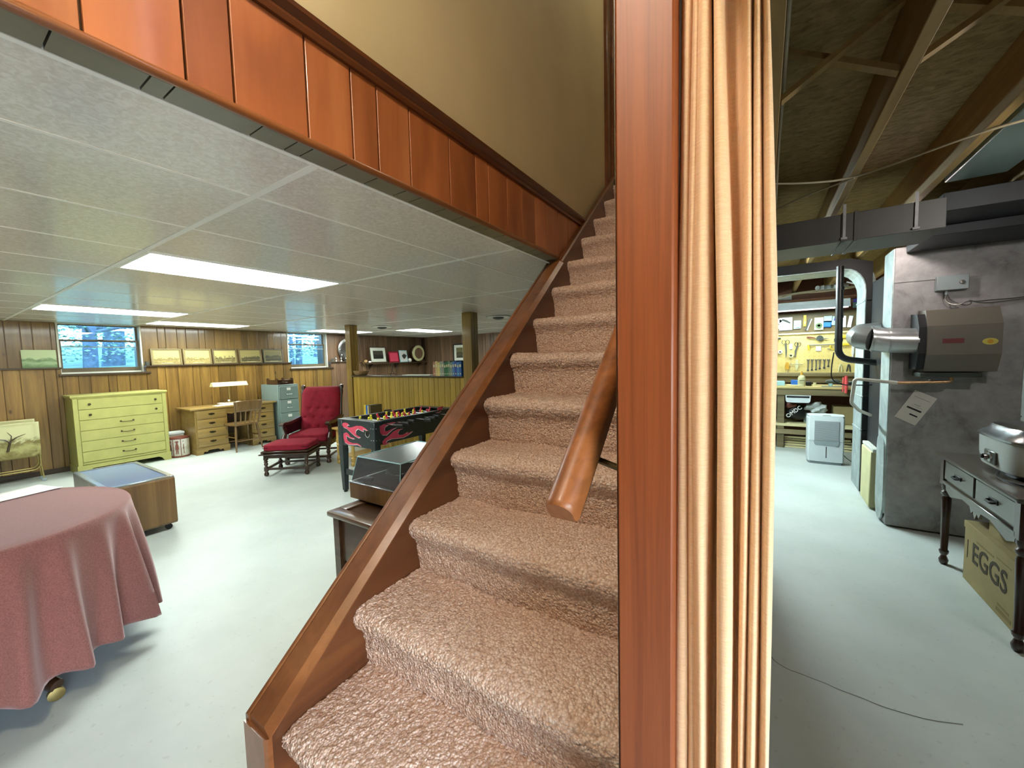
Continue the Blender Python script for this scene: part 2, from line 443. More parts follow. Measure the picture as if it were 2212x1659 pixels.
def text_bm(txt, size, mtx, depth=.0006, bold=.0):
    cu = bpy.data.curves.new('t', 'FONT'); cu.body = txt; cu.size = size; cu.extrude = depth; cu.align_x = 'CENTER'; cu.align_y = 'CENTER'
    cu.resolution_u = 3; cu.offset = bold
    to = bpy.data.objects.new('t', cu); C.objects.link(to)
    me = bpy.data.meshes.new_from_object(to.evaluated_get(bpy.context.evaluated_depsgraph_get()))
    bm = bmesh.new(); bm.from_mesh(me); bmesh.ops.transform(bm, matrix=mtx, verts=bm.verts[:])
    bpy.data.objects.remove(to); bpy.data.curves.remove(cu); bpy.data.meshes.remove(me); return bm
def FACE_NX(c, flip=1):  # text facing -x, reading direction along -y (seen from -x)
    return Matrix.Translation(c) @ Matrix(((0, 0, -1, 0), (-1, 0, 0, 0), (0, 1, 0, 0), (0, 0, 0, 1)))
def FACE_NY(c, rot=0.):  # text facing -y, reading along +x
    return Matrix.Translation(c) @ Matrix(((1, 0, 0, 0), (0, 0, -1, 0), (0, 1, 0, 0), (0, 0, 0, 1))) @ Matrix.Rotation(rot, 4, 'Z')

# planks: vertical boards with chamfered edges. face = coordinate of the visible face, out = +1/-1 direction it looks
def planks(parent, axis, face, out, a0, a1, z0, z1, mt, widths, thick=.012, gap=.004, ch=.004, name='plank', holes=()):
    a = a0; i = 0
    while a < a1-.01:
        w = widths[i % len(widths)]; i += 1; b = min(a+w, a1)
        if a1-b < .03: b = a1
        zz = z0
        for (h0, h1, hz) in holes:
            pass
        s0, s1 = a+gap/2, b-gap/2; bk = face-out*thick; f2 = face-out*ch
        pts = [(s0, bk), (s0, f2), (s0+ch, face), (s1-ch, face), (s1, f2), (s1, bk)]
        if axis == 'x': pts = [(q, p) for p, q in pts]
        bm = NB(); prism(bm, pts, 'z', z0, z1); obj(name, bm, mt, parent, smooth=False)
        a = b
WID = [.13, .10, .16, .20, .10, .15, .12, .18, .09, .14, .20, .11]

# ------------------------------------------------------------------ room shell
H = 2.057
bm = NB(); box(bm, -8.6, 2.7, -2.3, 8.6, -.08, 0); floor = struct('floor', bm, 'floor_paint')
bm = NB()
ck = [(.055, 2.10), (.07, 2.074), (.12, 2.05), (.15, 2.052), (.20, 2.045), (.242, 2.043), (.29, 2.030), (.36, 2.028), (.42, 2.016), (.482, 2.021), (.56, 2.03), (.657, 2.07)]
ckl = chaikin(ck, 1)
for (a, b) in zip(ckl[:-1], ckl[1:]):
    d = Vector((b[0]-a[0], b[1]-a[1])).normalized(); nn = Vector((-d.y, d.x))*.0022
    vs = [bm.verts.new((p[0]+s*nn.x, p[1]+s*nn.y, .0007)) for p, s in ((a, 1), (b, 1), (b, -1), (a, -1))]
    bm.faces.new(vs)
obj('crack', bm, 'concrete', floor, smooth=False, label='thin wandering crack in the painted concrete')

# suspended ceiling: tiles and tee bars
ceil = root('ceiling', kind='structure')
XL = [-1.236, -1.65] + [-1.65-.61*k for k in range(1, 11)] + [-8.27]
YL = [-2.25] + [.777+1.22*k for k in range(-2, 7)]
FIX = {(-2.87, .777): 1, (-5.92, .777): 2, (-7.14, 1.997): 3, (-5.92, 5.657): 4, (-7.14, 4.437): 5}
for i in range(len(XL)-1):
    for j in range(len(YL)-1):
        x1, x0, y0, y1 = XL[i], XL[i+1], YL[j], YL[j+1]
        if any(abs(x1-fx) < .02 and abs(y0-fy) < .02 for fx, fy in FIX): continue
        bm = NB(); box(bm, x0+.002, x1-.002, y0+.002, y1-.002, H+.003, H+.02); obj('ceiling_tile', bm, 'tile', ceil, smooth=False)
for x in XL[:-1]:
    bm = NB(); box(bm, x-.008, x+.008, -2.25, 8.09, H+.0015, H+.03); obj('tee_bar', bm, 'tee_bar', ceil, smooth=False)
for y in YL[1:-1]:
    bm = NB(); box(bm, -8.27, -1.236, y-.012, y+.012, H-.001, H+.028); obj('tee_bar', bm, 'tee_bar', ceil, smooth=False)

LB = ['large bright light panel nearest the stairs in the ceiling', 'long light panel above the tablecloth and yellow dresser',
      'light panel above the desk and framed prints', 'light panel beyond the partition posts', 'light panel half hidden beside the small window']
def ceiling_light(fx, fy, label):
    t = root('ceiling_light', label, 'light', (fx-.305, fy+.61, H), group='recessed fluorescent ceiling panels')
    x0, x1, y0, y1 = fx-.61, fx, fy, fy+1.22
    bm = NB()
    box(bm, x0+.012, x0+.03, y0+.012, y1-.012, H-.004, H+.06); box(bm, x1-.03, x1-.012, y0+.012, y1-.012, H-.004, H+.06)
    box(bm, x0+.03, x1-.03, y0+.012, y0+.03, H-.004, H+.06); box(bm, x0+.03, x1-.03, y1-.03, y1-.012, H-.004, H+.06)
    obj('frame', bm, 'tee_bar', t, smooth=False)
    bm = NB(); box(bm, x0+.03, x1-.03, y0+.03, y1-.03, H+.004, H+.012); obj('diffuser', bm, 'panel_light', t, smooth=False)
    bm = NB(); box(bm, x0+.012, x1-.012, y0+.012, y1-.012, H+.06, H+.07); obj('housing', bm, 'white_paint', t, smooth=False)
for (k, i) in FIX.items(): ceiling_light(*k, LB[i-1])

# left wall with two windows, ledge, planks
XW, XU = -8.10, -8.22
WIN = [(1.21, 2.09, 1.345), (4.33, 5.20, 1.315)]
wl_ = root('wall_left', kind='structure')
bm = NB()
box(bm, XW-.5, XW-.014, -2.3, 8.1, 0, 1.30)
segs = [(-2.3, WIN[0][0]), (WIN[0][1], WIN[1][0]), (WIN[1][1], 8.1)]
for a, b in segs: box(bm, XW-.5, XU-.014, a, b, 1.30, H+.3)
for a, b in segs: box(bm, XU-.014, XW-.014, a, b, 1.30, 1.418)
for a, b, zs in WIN: box(bm, XW-.5, XW-.014, a, b, 1.30, zs-.03); box(bm, XW-.5, XU-.014, a, b, H+.004, H+.3)
obj('core', bm, 'dark_wood', wl_, smooth=False)
for a, b in segs:
    mlow = 'pine_lower'
    planks(wl_, 'x', XW, 1, max(a, -2.2), b, .0, 1.418, mlow if b < 5 else 'walnut_panel', WID)
    planks(wl_, 'x', XU, 1, max(a, -2.2), b, 1.44, H, 'pine' if b < 5 else 'walnut_panel', WID[3:]+WID[:3])
    bm = NB(); box(bm, XU, XW+.035, a, b, 1.418, 1.44, .004); obj('ledge', bm, 'ledge_wood', wl_)
for a, b, zs in WIN:
    planks(wl_, 'x', XW, 1, a, b, 0., zs-.03, 'pine_lower', WID[5:]+WID[:5])
def window(idx, a, b, zs, extra):
    t = root('window_%d' % idx, loc=(XU, (a+b)/2, zs), kind='structure')
    zt = H; xg = XU-.10
    bm = NB(); box(bm, XU-.02, XW+.03, a-.03, b+.05, zs-.03, zs, .004); obj('sill', bm, 'ledge_wood', t)
    bm = NB(); box(bm, XU-.14, XU+.01, a, a+.02, zs, zt); box(bm, XU-.14, XU+.01, b-.02, b, zs, zt); box(bm, XU-.14, XU+.01, a+.02, b-.02, zt-.006, zt); obj('jamb', bm, 'white_paint', t)
    bm = NB(); box(bm, XU-.14, XU-.03, a+.02, b-.02, zs, zs+.022); obj('sill_liner', bm, 'white_paint', t)
    zm = zs+(zt-zs)*.67
    # outer fixed sash and inner lower sash, each with pane
    for nm, xx, z0, z1 in (('upper_sash', xg-.02, zm-.015, zt-.006), ('lower_sash', xg+.02, zs+.02, zm+.012)):
        f = .028 if nm == 'lower_sash' else .02; fb = .06 if nm == 'lower_sash' else .02
        bm = NB(); y0, y1 = a+.02, b-.02
        box(bm, xx-.014, xx+.014, y0, y0+f, z0, z1); box(bm, xx-.014, xx+.014, y1-f, y1, z0, z1)
        box(bm, xx-.014, xx+.014, y0+f, y1-f, z0, z0+fb); box(bm, xx-.014, xx+.014, y0+f, y1-f, z1-f*.7, z1)
        s = obj(nm, bm, 'sash_paint', t, smooth=False)
        bm = NB(); box(bm, xx-.002, xx+.002, y0+f, y1-f, z0+fb, z1-f*.7); obj('pane', bm, 'window_glass', s, smooth=False)
    bm = NB(); box(bm, xg+.034, xg+.05, (a+b)/2-.03, (a+b)/2+.03, zm+.002, zm+.018, .004); obj('latch', bm, 'dark_metal', t)
    bm = NB(); box(bm, xg+.034, xg+.046, a+.05, b-.05, zm-.10, zm-.088, .003); obj('lift_rail', bm, 'grey_plastic', t)
window(1, *WIN[0], 0); window(2, *WIN[1], 0)

# far wall of the back area
wf = root('wall_far', kind='structure')
bm = NB(); box(bm, -8.6, 0, 8.114, 8.4, 0, H+.3); obj('core', bm, 'dark_wood', wf, smooth=False)
planks(wf, 'y', 8.10, -1, -8.10, -1.06, 0, H, 'walnut_panel', WID[2:]+WID[:2])
# rear wall behind the photographer and a wall to the utility side
bm = NB(); box(bm, -8.6, 2.7, -2.5, -2.25, 0, 5.0); struct('wall_rear', bm, 'hall_wall', smooth=False)

# partition: two posts, low panelled wall, ledge
pt = root('wall_partition', kind='structure', loc=(-4.7, 4.28, 0))
planks(pt, 'y', 4.225, -1, -5.96, -3.485, 0, 1.165, 'oak_panel', [.10, .09, .13, .11, .08, .12, .105])
planks(pt, 'y', 4.335, 1, -5.96, -3.485, 0, 1.165, 'oak_panel', [.14, .1, .12])
bm = NB(); box(bm, -5.96, -3.485, 4.237, 4.323, 0, 1.16); obj('core', bm, 'dark_wood', pt, smooth=False)
bm = NB(); box(bm, -5.965, -3.485, 4.19, 4.37, 1.165, 1.185, .004); obj('ledge', bm, 'ledge_wood', pt)
for x0, x1 in ((-6.10, -5.965), (-3.485, -3.33)):
    bm = NB(); box(bm, x0, x1, 4.205, 4.36, 0, H-.002, .004); obj('post', bm, 'post_panel', pt)
    bm = NB(); box(bm, x1-.001, x1+.0015, 4.275, 4.281, 1.19, H-.004); obj('post_groove', bm, 'ledge_wood', pt, smooth=False)
planks(pt, 'y', 4.225, -1, -3.33, -1.23, 0, 1.165, 'oak_panel', [.10, .13, .11, .09])
bm = NB(); box(bm, -3.33, -1.23, 4.237, 4.33, 0, 1.165); box(bm, -3.33, -1.23, 4.19, 4.37, 1.165, 1.185); obj('low_wall', bm, 'oak_panel', pt, smooth=False)

# stairwell: panelled soffit, mouldings, plaster above
sw = root('wall_stairwell', kind='structure', loc=(-1.14, 1.2, H))
joints = [-.9, -.74, -.60, -.42, -.30, -.14, 0, .10, .24, .405, .504, .696, .846, .947, 1.094, 1.316, 1.496, 1.596, 1.76, 1.91, 2.06, 2.20, 2.36, 2.52, 2.68, 2.84]
for a, b in zip(joints[:-1], joints[1:]):
    bm = NB(); bk, fc = -1.146, -1.13
    prism(bm, [(bk, a+.003), (fc-.001, a+.003), (fc, a+.004), (fc, b-.004), (fc-.001, b-.003), (bk, b-.003)], 'z', 2.062, 2.375)
    obj('panel', bm, 'mahogany', sw, smooth=False)
bm = NB(); box(bm, -1.30, -1.146, -.9, 3.4, H+.03, 2.40); obj('core', bm, 'dark_wood', sw, smooth=False)
bm = NB(); tube(bm, [(-1.134, -.9, 2.066), (-1.134, 2.36, 2.066)], .012, 10); obj('lower_moulding', bm, 'mahogany_y', sw)
bm = NB(); prism(bm, [(-1.146, 2.36), (-1.118, 2.36), (-1.112, 2.372), (-1.118, 2.385), (-1.10, 2.40), (-1.098, 2.412), (-1.146, 2.418)], 'y', -.9, 2.85)
obj('upper_moulding', bm, 'stringer_wood', sw)
us = [-.9, -.6, -.3, -.05, .2, .345, .387, .575, .669, .716, .83, .95, 1.08, 1.16, 1.30, 1.42, 1.55, 1.62, 1.75, 1.86, 1.98, 2.10, 2.2, 2.36]
for a, b in zip(us[:-1], us[1:]):
    bm = NB(); box(bm, -1.224, -1.146, a+.002, b-.002, H+.002, H+.014); obj('soffit_board', bm, 'soffit_strip', sw, smooth=False)
bm = NB(); box(bm, -1.30, -1.15, -.9, 3.33, 2.40, 4.9); obj('plaster', bm, 'plaster', sw, smooth=False)
bm = NB(); box(bm, -1.20, -1.12, 3.33, 3.42, 2.40, 4.9, .004); box(bm, -1.17, -1.10, 3.42, 3.60, 2.40, 4.9, .004); obj('door_jamb', bm, 'stringer_wood', sw)
bm = NB(); box(bm, -1.30, -.12, 3.6, 3.9, 2.9, 4.9); box(bm, -1.30, -.1, -1.05, -.9, H+.02, 4.9); box(bm, -.12, .0, -.9, .62, 2.12, 4.9); box(bm, -1.4, .1, -1.05, 3.9, 4.9, 5.0)
obj('upper_walls', bm, 'plaster', sw, smooth=False)
bm = NB(); box(bm, -1.30, -.12, 3.55, 4.2, 2.78, 2.88); obj('landing', bm, 'carpet', sw, smooth=False)
# wall beside the stairs, its end post in red wood
ws = root('wall_stair', kind='structure', loc=(-.155, 2, 0))
bm = NB(); box(bm, -.19, -.12, .66, 3.6, 0, 4.9); obj('core', bm, 'hall_wall', ws, smooth=False)
bm = NB(); box(bm, -.197, -.112, .62, .662, 0, 2.42, .003); obj('end_post', bm, 'post_wood', ws)
bm = NB(); box(bm, -.1985, -.1975, .622, .66, 0, 2.42); obj('post_edge', bm, 'dark_wood', ws, smooth=False)
# hall ceiling and header over the doorway to the utility room
bm = NB(); box(bm, 0, 2.7, -2.25, .62, 2.12, 2.2); box(bm, -1.236, 0, -2.25, -1.05, 2.06, 2.2); struct('ceiling_hall', bm, 'plaster', smooth=False)
bm = NB(); box(bm, -.112, .80, .62, .70, 2.12, 2.53); box(bm, .80, 2.7, .62, .70, 0, 2.53); struct('wall_doorway', bm, 'hall_wall', smooth=False)

# utility room shell
bm = NB(); box(bm, 2.2, 2.4, .7, 8.0, 0, 2.53); struct('wall_right', bm, 'concrete', smooth=False)
bm = NB(); box(bm, -1.05, 2.4, 7.62, 7.8, 0, 2.53); struct('wall_workshop', bm, 'brown_wall', smooth=False)
bm = NB(); box(bm, -1.06, -1.0, 3.6, 8.11, 0, 2.53); box(bm, -1.06, -.12, 3.6, 3.66, 0, 2.53); struct('wall_utility', bm, 'concrete', smooth=False)
bm = NB(); box(bm, -.12, 2.4, .66, 8.0, 2.53, 2.55); box(bm, -1.06, -.12, 3.66, 8.0, 2.53, 2.55); struct('ceiling_subfloor', bm, 'strand_board', smooth=False)

# ------------------------------------------------------------------ outside the windows
bm = NB()
def gfn(u, v):
    x = -8.62-u*14; y = -6+v*20
    return (x, y, 1.18+u*1.1+.12*math.sin(x*1.3)*math.cos(y*.9))
grid(bm, gfn, 24, 30); struct('ground_lawn', bm, 'grass')
TREE_L = ['slim dark tree trunk seen through the big window, nearest the pane', 'broad leafy tree outside the big window', 'pale leafy tree left of the big window',
          'leafy tree outside the small window', 'thin bent tree outside the small window', 'pale tree far beyond the small window', 'tall leafy tree behind the others outside']
def tree(i, x, y, h, r, n, ml, spread):
    g0 = 1.18+(-8.62-x)/14*1.1
    t = root('tree', TREE_L[i], 'tree', (x, y, g0-.1), group='trees outside the windows')
    rg = random.Random(100+i)
    bm = NB(); pts = [(x+rg.uniform(-.05, .05)*k, y+rg.uniform(-.06, .06)*k, g0-.1+h*k/5) for k in range(6)]
    tube(bm, pts, [r*(1-.13*k) for k in range(6)], 10)
    for k in range(7):
        b0 = pts[1+k % 5]; aa = rg.uniform(0, 6.28); ln = rg.uniform(.6, 1.3)*spread
        tube(bm, [b0, (b0[0]+math.cos(aa)*ln*.5, b0[1]+math.sin(aa)*ln*.5, b0[2]+.12), (b0[0]+math.cos(aa)*ln, b0[1]+math.sin(aa)*ln, b0[2]+rg.uniform(-.1, .5))], [r*.35, r*.25, r*.1], 6)
    obj('trunk', bm, 'bark', t)
    vs = []; fs = []
    for k in range(n):
        aa = rg.uniform(0, 6.28); rr = spread*math.sqrt(rg.random()); px, py = x+math.cos(aa)*rr, y+math.sin(aa)*rr
        pz = g0+h*rg.uniform(.05, 1.); s = rg.uniform(.022, .05)
        d = Vector((rg.gauss(0, 1), rg.gauss(0, 1), rg.gauss(0, 1))).normalized(); u, w = frame_of(d); p = Vector((px, py, pz)); b = len(vs)
        vs += [p-u*s, p+w*s*.5+d*s*.15, p+u*s, p-w*s*.5+d*s*.15]; fs += [(b, b+1, b+2), (b, b+2, b+3)]
    me = bpy.data.meshes.new('foliage'); me.from_pydata([tuple(Vector(q)-Vector((x, y, g0-.1))) for q in vs], [], fs); me.materials.append(MATS[ml])
    o = bpy.data.objects.new('foliage', me); C.objects.link(o); o.parent = t; o['kind'] = 'stuff'
for a in ((0, -10.6, 1.95, 4.2, .11, 2400, 'leaf', 1.0), (1, -12.2, 2.6, 4.5, .2, 7000, 'leaf_pale', 1.6), (2, -11.2, 1.0, 4., .09, 4000, 'leaf_pale', 1.1),
          (3, -11.2, 6.2, 4.2, .09, 5000, 'leaf', 1.2), (4, -10.4, 5.6, 3.6, .05, 1800, 'leaf_pale', .8), (5, -13.5, 8.2, 4.5, .18, 6000, 'leaf_pale', 1.8), (6, -14.5, 4.6, 5.5, .2, 7000, 'leaf', 2.2)):
    tree(*a)

# ------------------------------------------------------------------ staircase
RISE, RUN = .2056, .2413
def nose(nn): return .0204+RUN*nn, RISE*nn
st = root('staircase', 'carpeted staircase climbing beside the red wood post', 'staircase', (-.65, 1.5, 0))
XI, XO = -1.10, -.1985
prof_key = [(.050, -RISE-.012), (.040, -.18), (.034, -.11), (.024, -.078), (.006, -.058), (-.004, -.040), (-.002, -.018), (.018, -.004), (.05, .001), (.10, 0), (RUN+.02, .001), (RUN+.060, .004)]
def resample(p, step):
    out = [p[0]]; acc = 0
    for a, b in zip(p[:-1], p[1:]):
        L = math.hypot(b[0]-a[0], b[1]-a[1]); k = max(1, int(round(L/step)))
        for j in range(1, k+1): out.append((a[0]+(b[0]-a[0])*j/k, a[1]+(b[1]-a[1])*j/k))
    return out
sprof = chaikin(prof_key, 3)
for k in range(1, 15):
    y0, z0 = nose(k); fine = .0052 if k <= 5 else (.0075 if k <= 9 else .012)
    pr = resample(sprof, fine); nx = int((XO-XI)/fine)
    P = np.array(pr); d = np.gradient(P, axis=0); d /= np.linalg.norm(d, axis=1)[:, None]+1e-9; nrm = np.c_[-d[:, 1], d[:, 0]]
    xs = np.linspace(XI, XO, nx+1)
    G = rng.random((len(P), nx+1)); low = rng.random((len(P)//5+2, nx//5+3))
    lowi = low[np.minimum(np.arange(len(P))//5, low.shape[0]-1)][:, np.minimum(np.arange(nx+1)//5, low.shape[1]-1)]
    q = .0075/fine; gy, gx = int(len(P)/q)+3, int(nx/q)+3; T = rng.random((gy, gx))
    ay = np.arange(len(P))/q; ax_ = np.arange(nx+1)/q; iy, ix = ay.astype(int), ax_.astype(int); fy, fx = (ay-iy)[:, None], (ax_-ix)[None, :]
    tuft = (T[iy][:, ix]*(1-fy)*(1-fx)+T[iy+1][:, ix]*fy*(1-fx)+T[iy][:, ix+1]*(1-fy)*fx+T[iy+1][:, ix+1]*fy*fx)
    A = (.0022 if k <= 5 else .0012)*G + (.0070 if k <= 7 else .005)*tuft + .001*lowi - .004
    wave = .003*np.sin(xs*9+k*1.7)[None, :]+.002*np.sin(xs*23+k*2.9)[None, :]
    YY = y0+P[:, 0][:, None]+nrm[:, 0][:, None]*(A+wave); ZZ = z0+P[:, 1][:, None]+nrm[:, 1][:, None]*(A+wave)
    XX = np.broadcast_to(xs[None, :], YY.shape)+rng.uniform(-1, 1, YY.shape)*fine*.3
    XX = np.clip(XX, XI, XO)
    co = np.stack([XX+.65, YY-1.5, ZZ], -1).reshape(-1, 3)
    a = (np.arange(len(P)-1)[:, None]*(nx+1)+np.arange(nx)[None, :]).ravel()
    fcs = np.stack([a, a+1, a+nx+2, a+nx+1], 1)
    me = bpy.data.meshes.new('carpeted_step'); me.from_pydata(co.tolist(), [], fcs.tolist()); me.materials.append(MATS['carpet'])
    me.polygons.foreach_set('use_smooth', [True]*len(me.polygons))
    o = bpy.data.objects.new('carpeted_step', me); C.objects.link(o); o.parent = st
# solid core under the carpet
bm = NB(); pts = [(nose(1)[0]+.085, 0)]
for k in range(1, 15):
    y, z = nose(k); pts += [(y+.085, z-.014), (y+RUN+.085, z-.014)]
pts += [(nose(15)[0]+.045, 2.4), (2.9, 1.9)]
pts = pts[:-2] + [(nose(14)[0]+RUN+.085, 0)]
prism(bm, pts, 'x', XI-.004, XO+.001); obj('core', bm, 'dark_wood', st, smooth=False)
def capz(y): return .845*y+.060
bm = NB(); prism(bm, [(.47, 0), (.47, capz(.47)-.018), (2.30, capz(2.30)-.018), (2.30, 0)], 'x', -1.19, -1.10); obj('stringer', bm, 'stringer_wood', st, smooth=False)
bm = NB(); prism(bm, [(2.30, 1.7), (2.30, capz(2.30)-.018), (3.6, capz(3.6)-.018), (3.6, 1.7)], 'x', -1.128, -1.10); obj('upper_stringer', bm, 'stringer_wood', st, smooth=False)
def slopebar(bm, x0, x1, y0, y1, dz0, dz1, ch=.006):
    # bar following the cap line, chamfered on its inner top edge
    sec = [(x0, dz0), (x0, dz1-.003), (x0+.003, dz1), (x1-ch*2.2, dz1), (x1, dz1-ch*1.5), (x1, dz0)]
    A = [bm.verts.new((x, y0, capz(y0)+d)) for x, d in sec]; B = [bm.verts.new((x, y1, capz(y1)+d)) for x, d in sec]
    bm.faces.new(A); bm.faces.new(list(reversed(B))); n = len(sec)
    for i in range(n): bm.faces.new((A[i], B[i], B[(i+1) % n], A[(i+1) % n]))
bm = NB(); slopebar(bm, -1.187, -1.084, .462, 2.34, -.024, 0, .012); obj('cap', bm, 'mahogany_y', st, smooth=False)
bm = NB(); slopebar(bm, -1.204, -1.1865, .458, 2.33, -.024, .003, .002); obj('cap_edge', bm, 'mahogany_y', st, smooth=False)
bm = NB(); slopebar(bm, -1.134, -1.090, 2.34, 3.45, -.02, 0, .005); obj('upper_cap', bm, 'stringer_wood', st, smooth=False)
bm = NB(); prism(bm, [(-1.204, .452), (-1.204, .47), (-1.086, .47), (-1.086, .458), (-1.096, .452)], 'z', 0, capz(.452)-.012); obj('end_board', bm, 'mahogany_y', st, smooth=False)

# handrail with bracket
hr = root('handrail', 'rounded wooden handrail fixed beside the post', 'handrail', (-.27, .5, 1.1))
bm = NB(); xc, rw, rh = -.270, .026, .052
sec = [(-rw, .004), (-rw, .026)]+[(-rw*math.cos(t), .026+(rh-.026)*math.sin(t)) for t in [math.pi*i/10 for i in range(1, 10)]]+[(rw, .026), (rw, .004), (rw-.004, 0), (-rw+.004, 0)]
sl = math.atan(.845); dY, dZ = math.cos(sl), math.sin(sl); nY, nZ = -math.sin(sl), math.cos(sl)
def railring(y, z, s=1.): return [bm.verts.new((xc+a*s, y+nY*(rh/2+(b-rh/2)*s), z+nZ*(rh/2+(b-rh/2)*s))) for a, b in sec]
Y0, Z0 = .573, 1.155
rings = [railring(Y0-.004*dY, Z0-.004*dZ, .86), railring(Y0, Z0, .97), railring(Y0+.006*dY, Z0+.006*dZ), railring(Y0+3.6*dY, Z0+3.6*dZ)]
bm.faces.new(rings[0]); bm.faces.new(list(reversed(rings[-1])))
for a, b in zip(rings[:-1], rings[1:]): skin(bm, a, b)
obj('rail', bm, 'rail_wood', hr, ang=30)
bm = NB()
for s in (0,):
    A = [(xc-.008, -.012), (xc+.020, -.012), (xc+.020, 0), (xc-.008, 0)]
    a = [bm.verts.new((x, Y0+.018*dY+nY*q, Z0+.018*dZ+nZ*q)) for x, q in A]; b = [bm.verts.new((x, Y0+3.5*dY+nY*q, Z0+3.5*dZ+nZ*q)) for x, q in A]
    bm.faces.new(a); bm.faces.new(list(reversed(b))); skin(bm, a, b)
obj('backing_strip', bm, 'dark_wood', hr, smooth=False)
for t0 in (.17, 1.5, 2.9):
    yb, zb = Y0+t0*dY, Z0+t0*dZ-.012
    bm = NB(); tube(bm, bendpts([(xc+.004, yb, zb), (xc+.004, yb, zb-.028), (-.2, yb, zb-.045)], .03, 6), .0065, 8); lathe(bm, [(.024, -.002), (.022, .004), (.008, .006)], (-.2, yb, zb-.045), 14, Matrix(((0, 0, -1), (0, 1, 0), (1, 0, 0))))
    obj('bracket', bm, 'bronze', hr)

# stairwell globe lamp, and an added lamp standing in for upstairs daylight
lp = root('globe_lamp', 'frosted globe pendant high above the foot of the stairs', 'lamp', (-.42, -.33, 3.02))
bm = NB(); ball(bm, (-.42, -.33, 3.02), .085, n=20); obj('globe', bm, 'globe_light', lp)
bm = NB(); cyl(bm, (-.42, -.33, 3.10), (-.42, -.33, 3.14), .05); cyl(bm, (-.42, -.33, 3.14), (-.42, -.33, 4.9), .006); obj('stem', bm, 'brass', lp)
lp = root('upstairs_daylight_lamp', 'added lamp standing in for daylight at the stairwell top', 'lamp', (-.6, 2.9, 4.86))
bm = NB(); lathe(bm, [(.0, 4.78), (.10, 4.79), (.15, 4.82), (.16, 4.85)], (-.6, 2.9, 0), 24); obj('added_lamp_shade', bm, 'upstairs_daylight_light', lp)
bm = NB(); lathe(bm, [(.17, 4.85), (.17, 4.9)], (-.6, 2.9, 0), 24); obj('base', bm, 'white_paint', lp)

# ------------------------------------------------------------------ doorway curtain
ct = root('doorway_curtain', 'cream slubbed cotton curtain gathered against the red post', 'curtain', (-.05, .67, 0))
kp = [  # (position at top, middle, bottom in hundredths of the gathered width; depth)
    (.0, -.0, -.01, .676), (.04, .03, .02, .656), (.075, .075, .08, .651), (.115, .115, .16, .654), (.128, .13, .178, .668), (.14, .145, .19, .655), (.17, .17, .22, .649), (.19, .20, .26, .654),
    (.20, .215, .28, .648), (.225, .27, .32, .642), (.25, .34, .34, .646), (.265, .375, .355, .662), (.268, .382, .362, .690), (.28, .40, .40, .700), (.30, .43, .47, .698), (.305, .438, .49, .668),
    (.31, .445, .50, .648), (.325, .50, .54, .642), (.345, .58, .60, .646), (.352, .592, .612, .664), (.36, .60, .625, .690), (.45, .64, .66, .694), (.55, .67, .69, .688), (.60, .69, .705, .668),
    (.625, .71, .725, .660), (.645, .735, .745, .666), (.655, .745, .757, .682), (.665, .76, .772, .682), (.675, .79, .80, .664), (.69, .82, .83, .660), (.70, .845, .852, .668), (.708, .86, .868, .684), (.72, .88, .89, .684), (.73, .91, .92, .666), (.745, .95, .96, .660), (.76, .975, .985, .672), (.765, .985, .995, .70)]
C0, CW = -.1165, .135
def lay(k): return [(C0+CW*q[k]+(.007 if k == 0 else 0), q[3]) for q in kp]
top, mid, bot = lay(0), lay(1), lay(2)
TP = chaikin(top, 3); MP = chaikin(mid, 3); BP = chaikin(bot, 3); nz = 80
bm = NB(); V = []
for j in range(nz+1):
    z = .02+2.06*j/nz; row = []
    ft = max(0., min(1., (z-1.45)/.63)); fb_ = max(0., min(1., (1.45-z)/1.0))
    for i in range(len(BP)):
        sp = i/len(BP); p, q_, r_ = TP[i], MP[i], BP[i]
        x = q_[0]+(p[0]-q_[0])*ft+(r_[0]-q_[0])*fb_; y = q_[1]+(p[1]-q_[1])*ft+(r_[1]-q_[1])*fb_
        dx = .0008*math.sin(z*5+sp*19)+.0005*math.sin(z*11+sp*41); dy = .002*math.sin(z*3.7+sp*27)
        row.append(bm.verts.new((x+dx, y+dy, z)))
    V.append(row)
for j in range(nz):
    for i in range(len(BP)-1): bm.faces.new((V[j][i], V[j][i+1], V[j+1][i+1], V[j+1][i]))
o = obj('fabric', bm, 'curtain_cotton', ct, ang=80)
mod = o.modifiers.new('thickness', 'SOLIDIFY'); mod.thickness = .0012
bm = NB(); cyl(bm, (-.112, .675, 2.09), (.80, .675, 2.09), .009, n=12); ball(bm, (.79, .675, 2.09), .016); obj('rod', bm, 'brass', ct)

# ------------------------------------------------------------------ yellow dresser
t = root('dresser', 'yellow painted wooden dresser with six drawers', 'dresser', (-7.86, 1.685, 0))
xf, y0, y1, hh = -7.635, 1.205, 2.165, 1.06
bm = NB(); box(bm, -8.085, xf, y0, y1, .09, hh-.03, .003); obj('body', bm, 'yellow_paint', t)
bm = NB(); box(bm, -8.09, xf+.02, y0-.02, y1+.02, hh-.03, hh, .008, 2); box(bm, -8.09, xf+.010, y0-.008, y1+.008, hh-.045, hh-.03, .004); obj('top', bm, 'yellow_paint', t)
bm = NB(); box(bm, xf, xf+.012, y0, y0+.045, .09, hh-.045, .003); box(bm, xf, xf+.012, y1-.045, y1, .09, hh-.045, .003); box(bm, xf, xf+.012, y0+.045, y1-.045, .13, .15, .003); obj('face_frame', bm, 'yellow_paint', t)
bm = NB()
prism(bm, [(y0-.008, 0), (y0+.07, 0), (y0+.10, .05), (y0+.14, .07), (y1-.14, .07), (y1-.10, .05), (y1-.07, 0), (y1+.008, 0), (y1+.008, .12), (y0-.008, .12)], 'x', xf-.02, xf+.014)
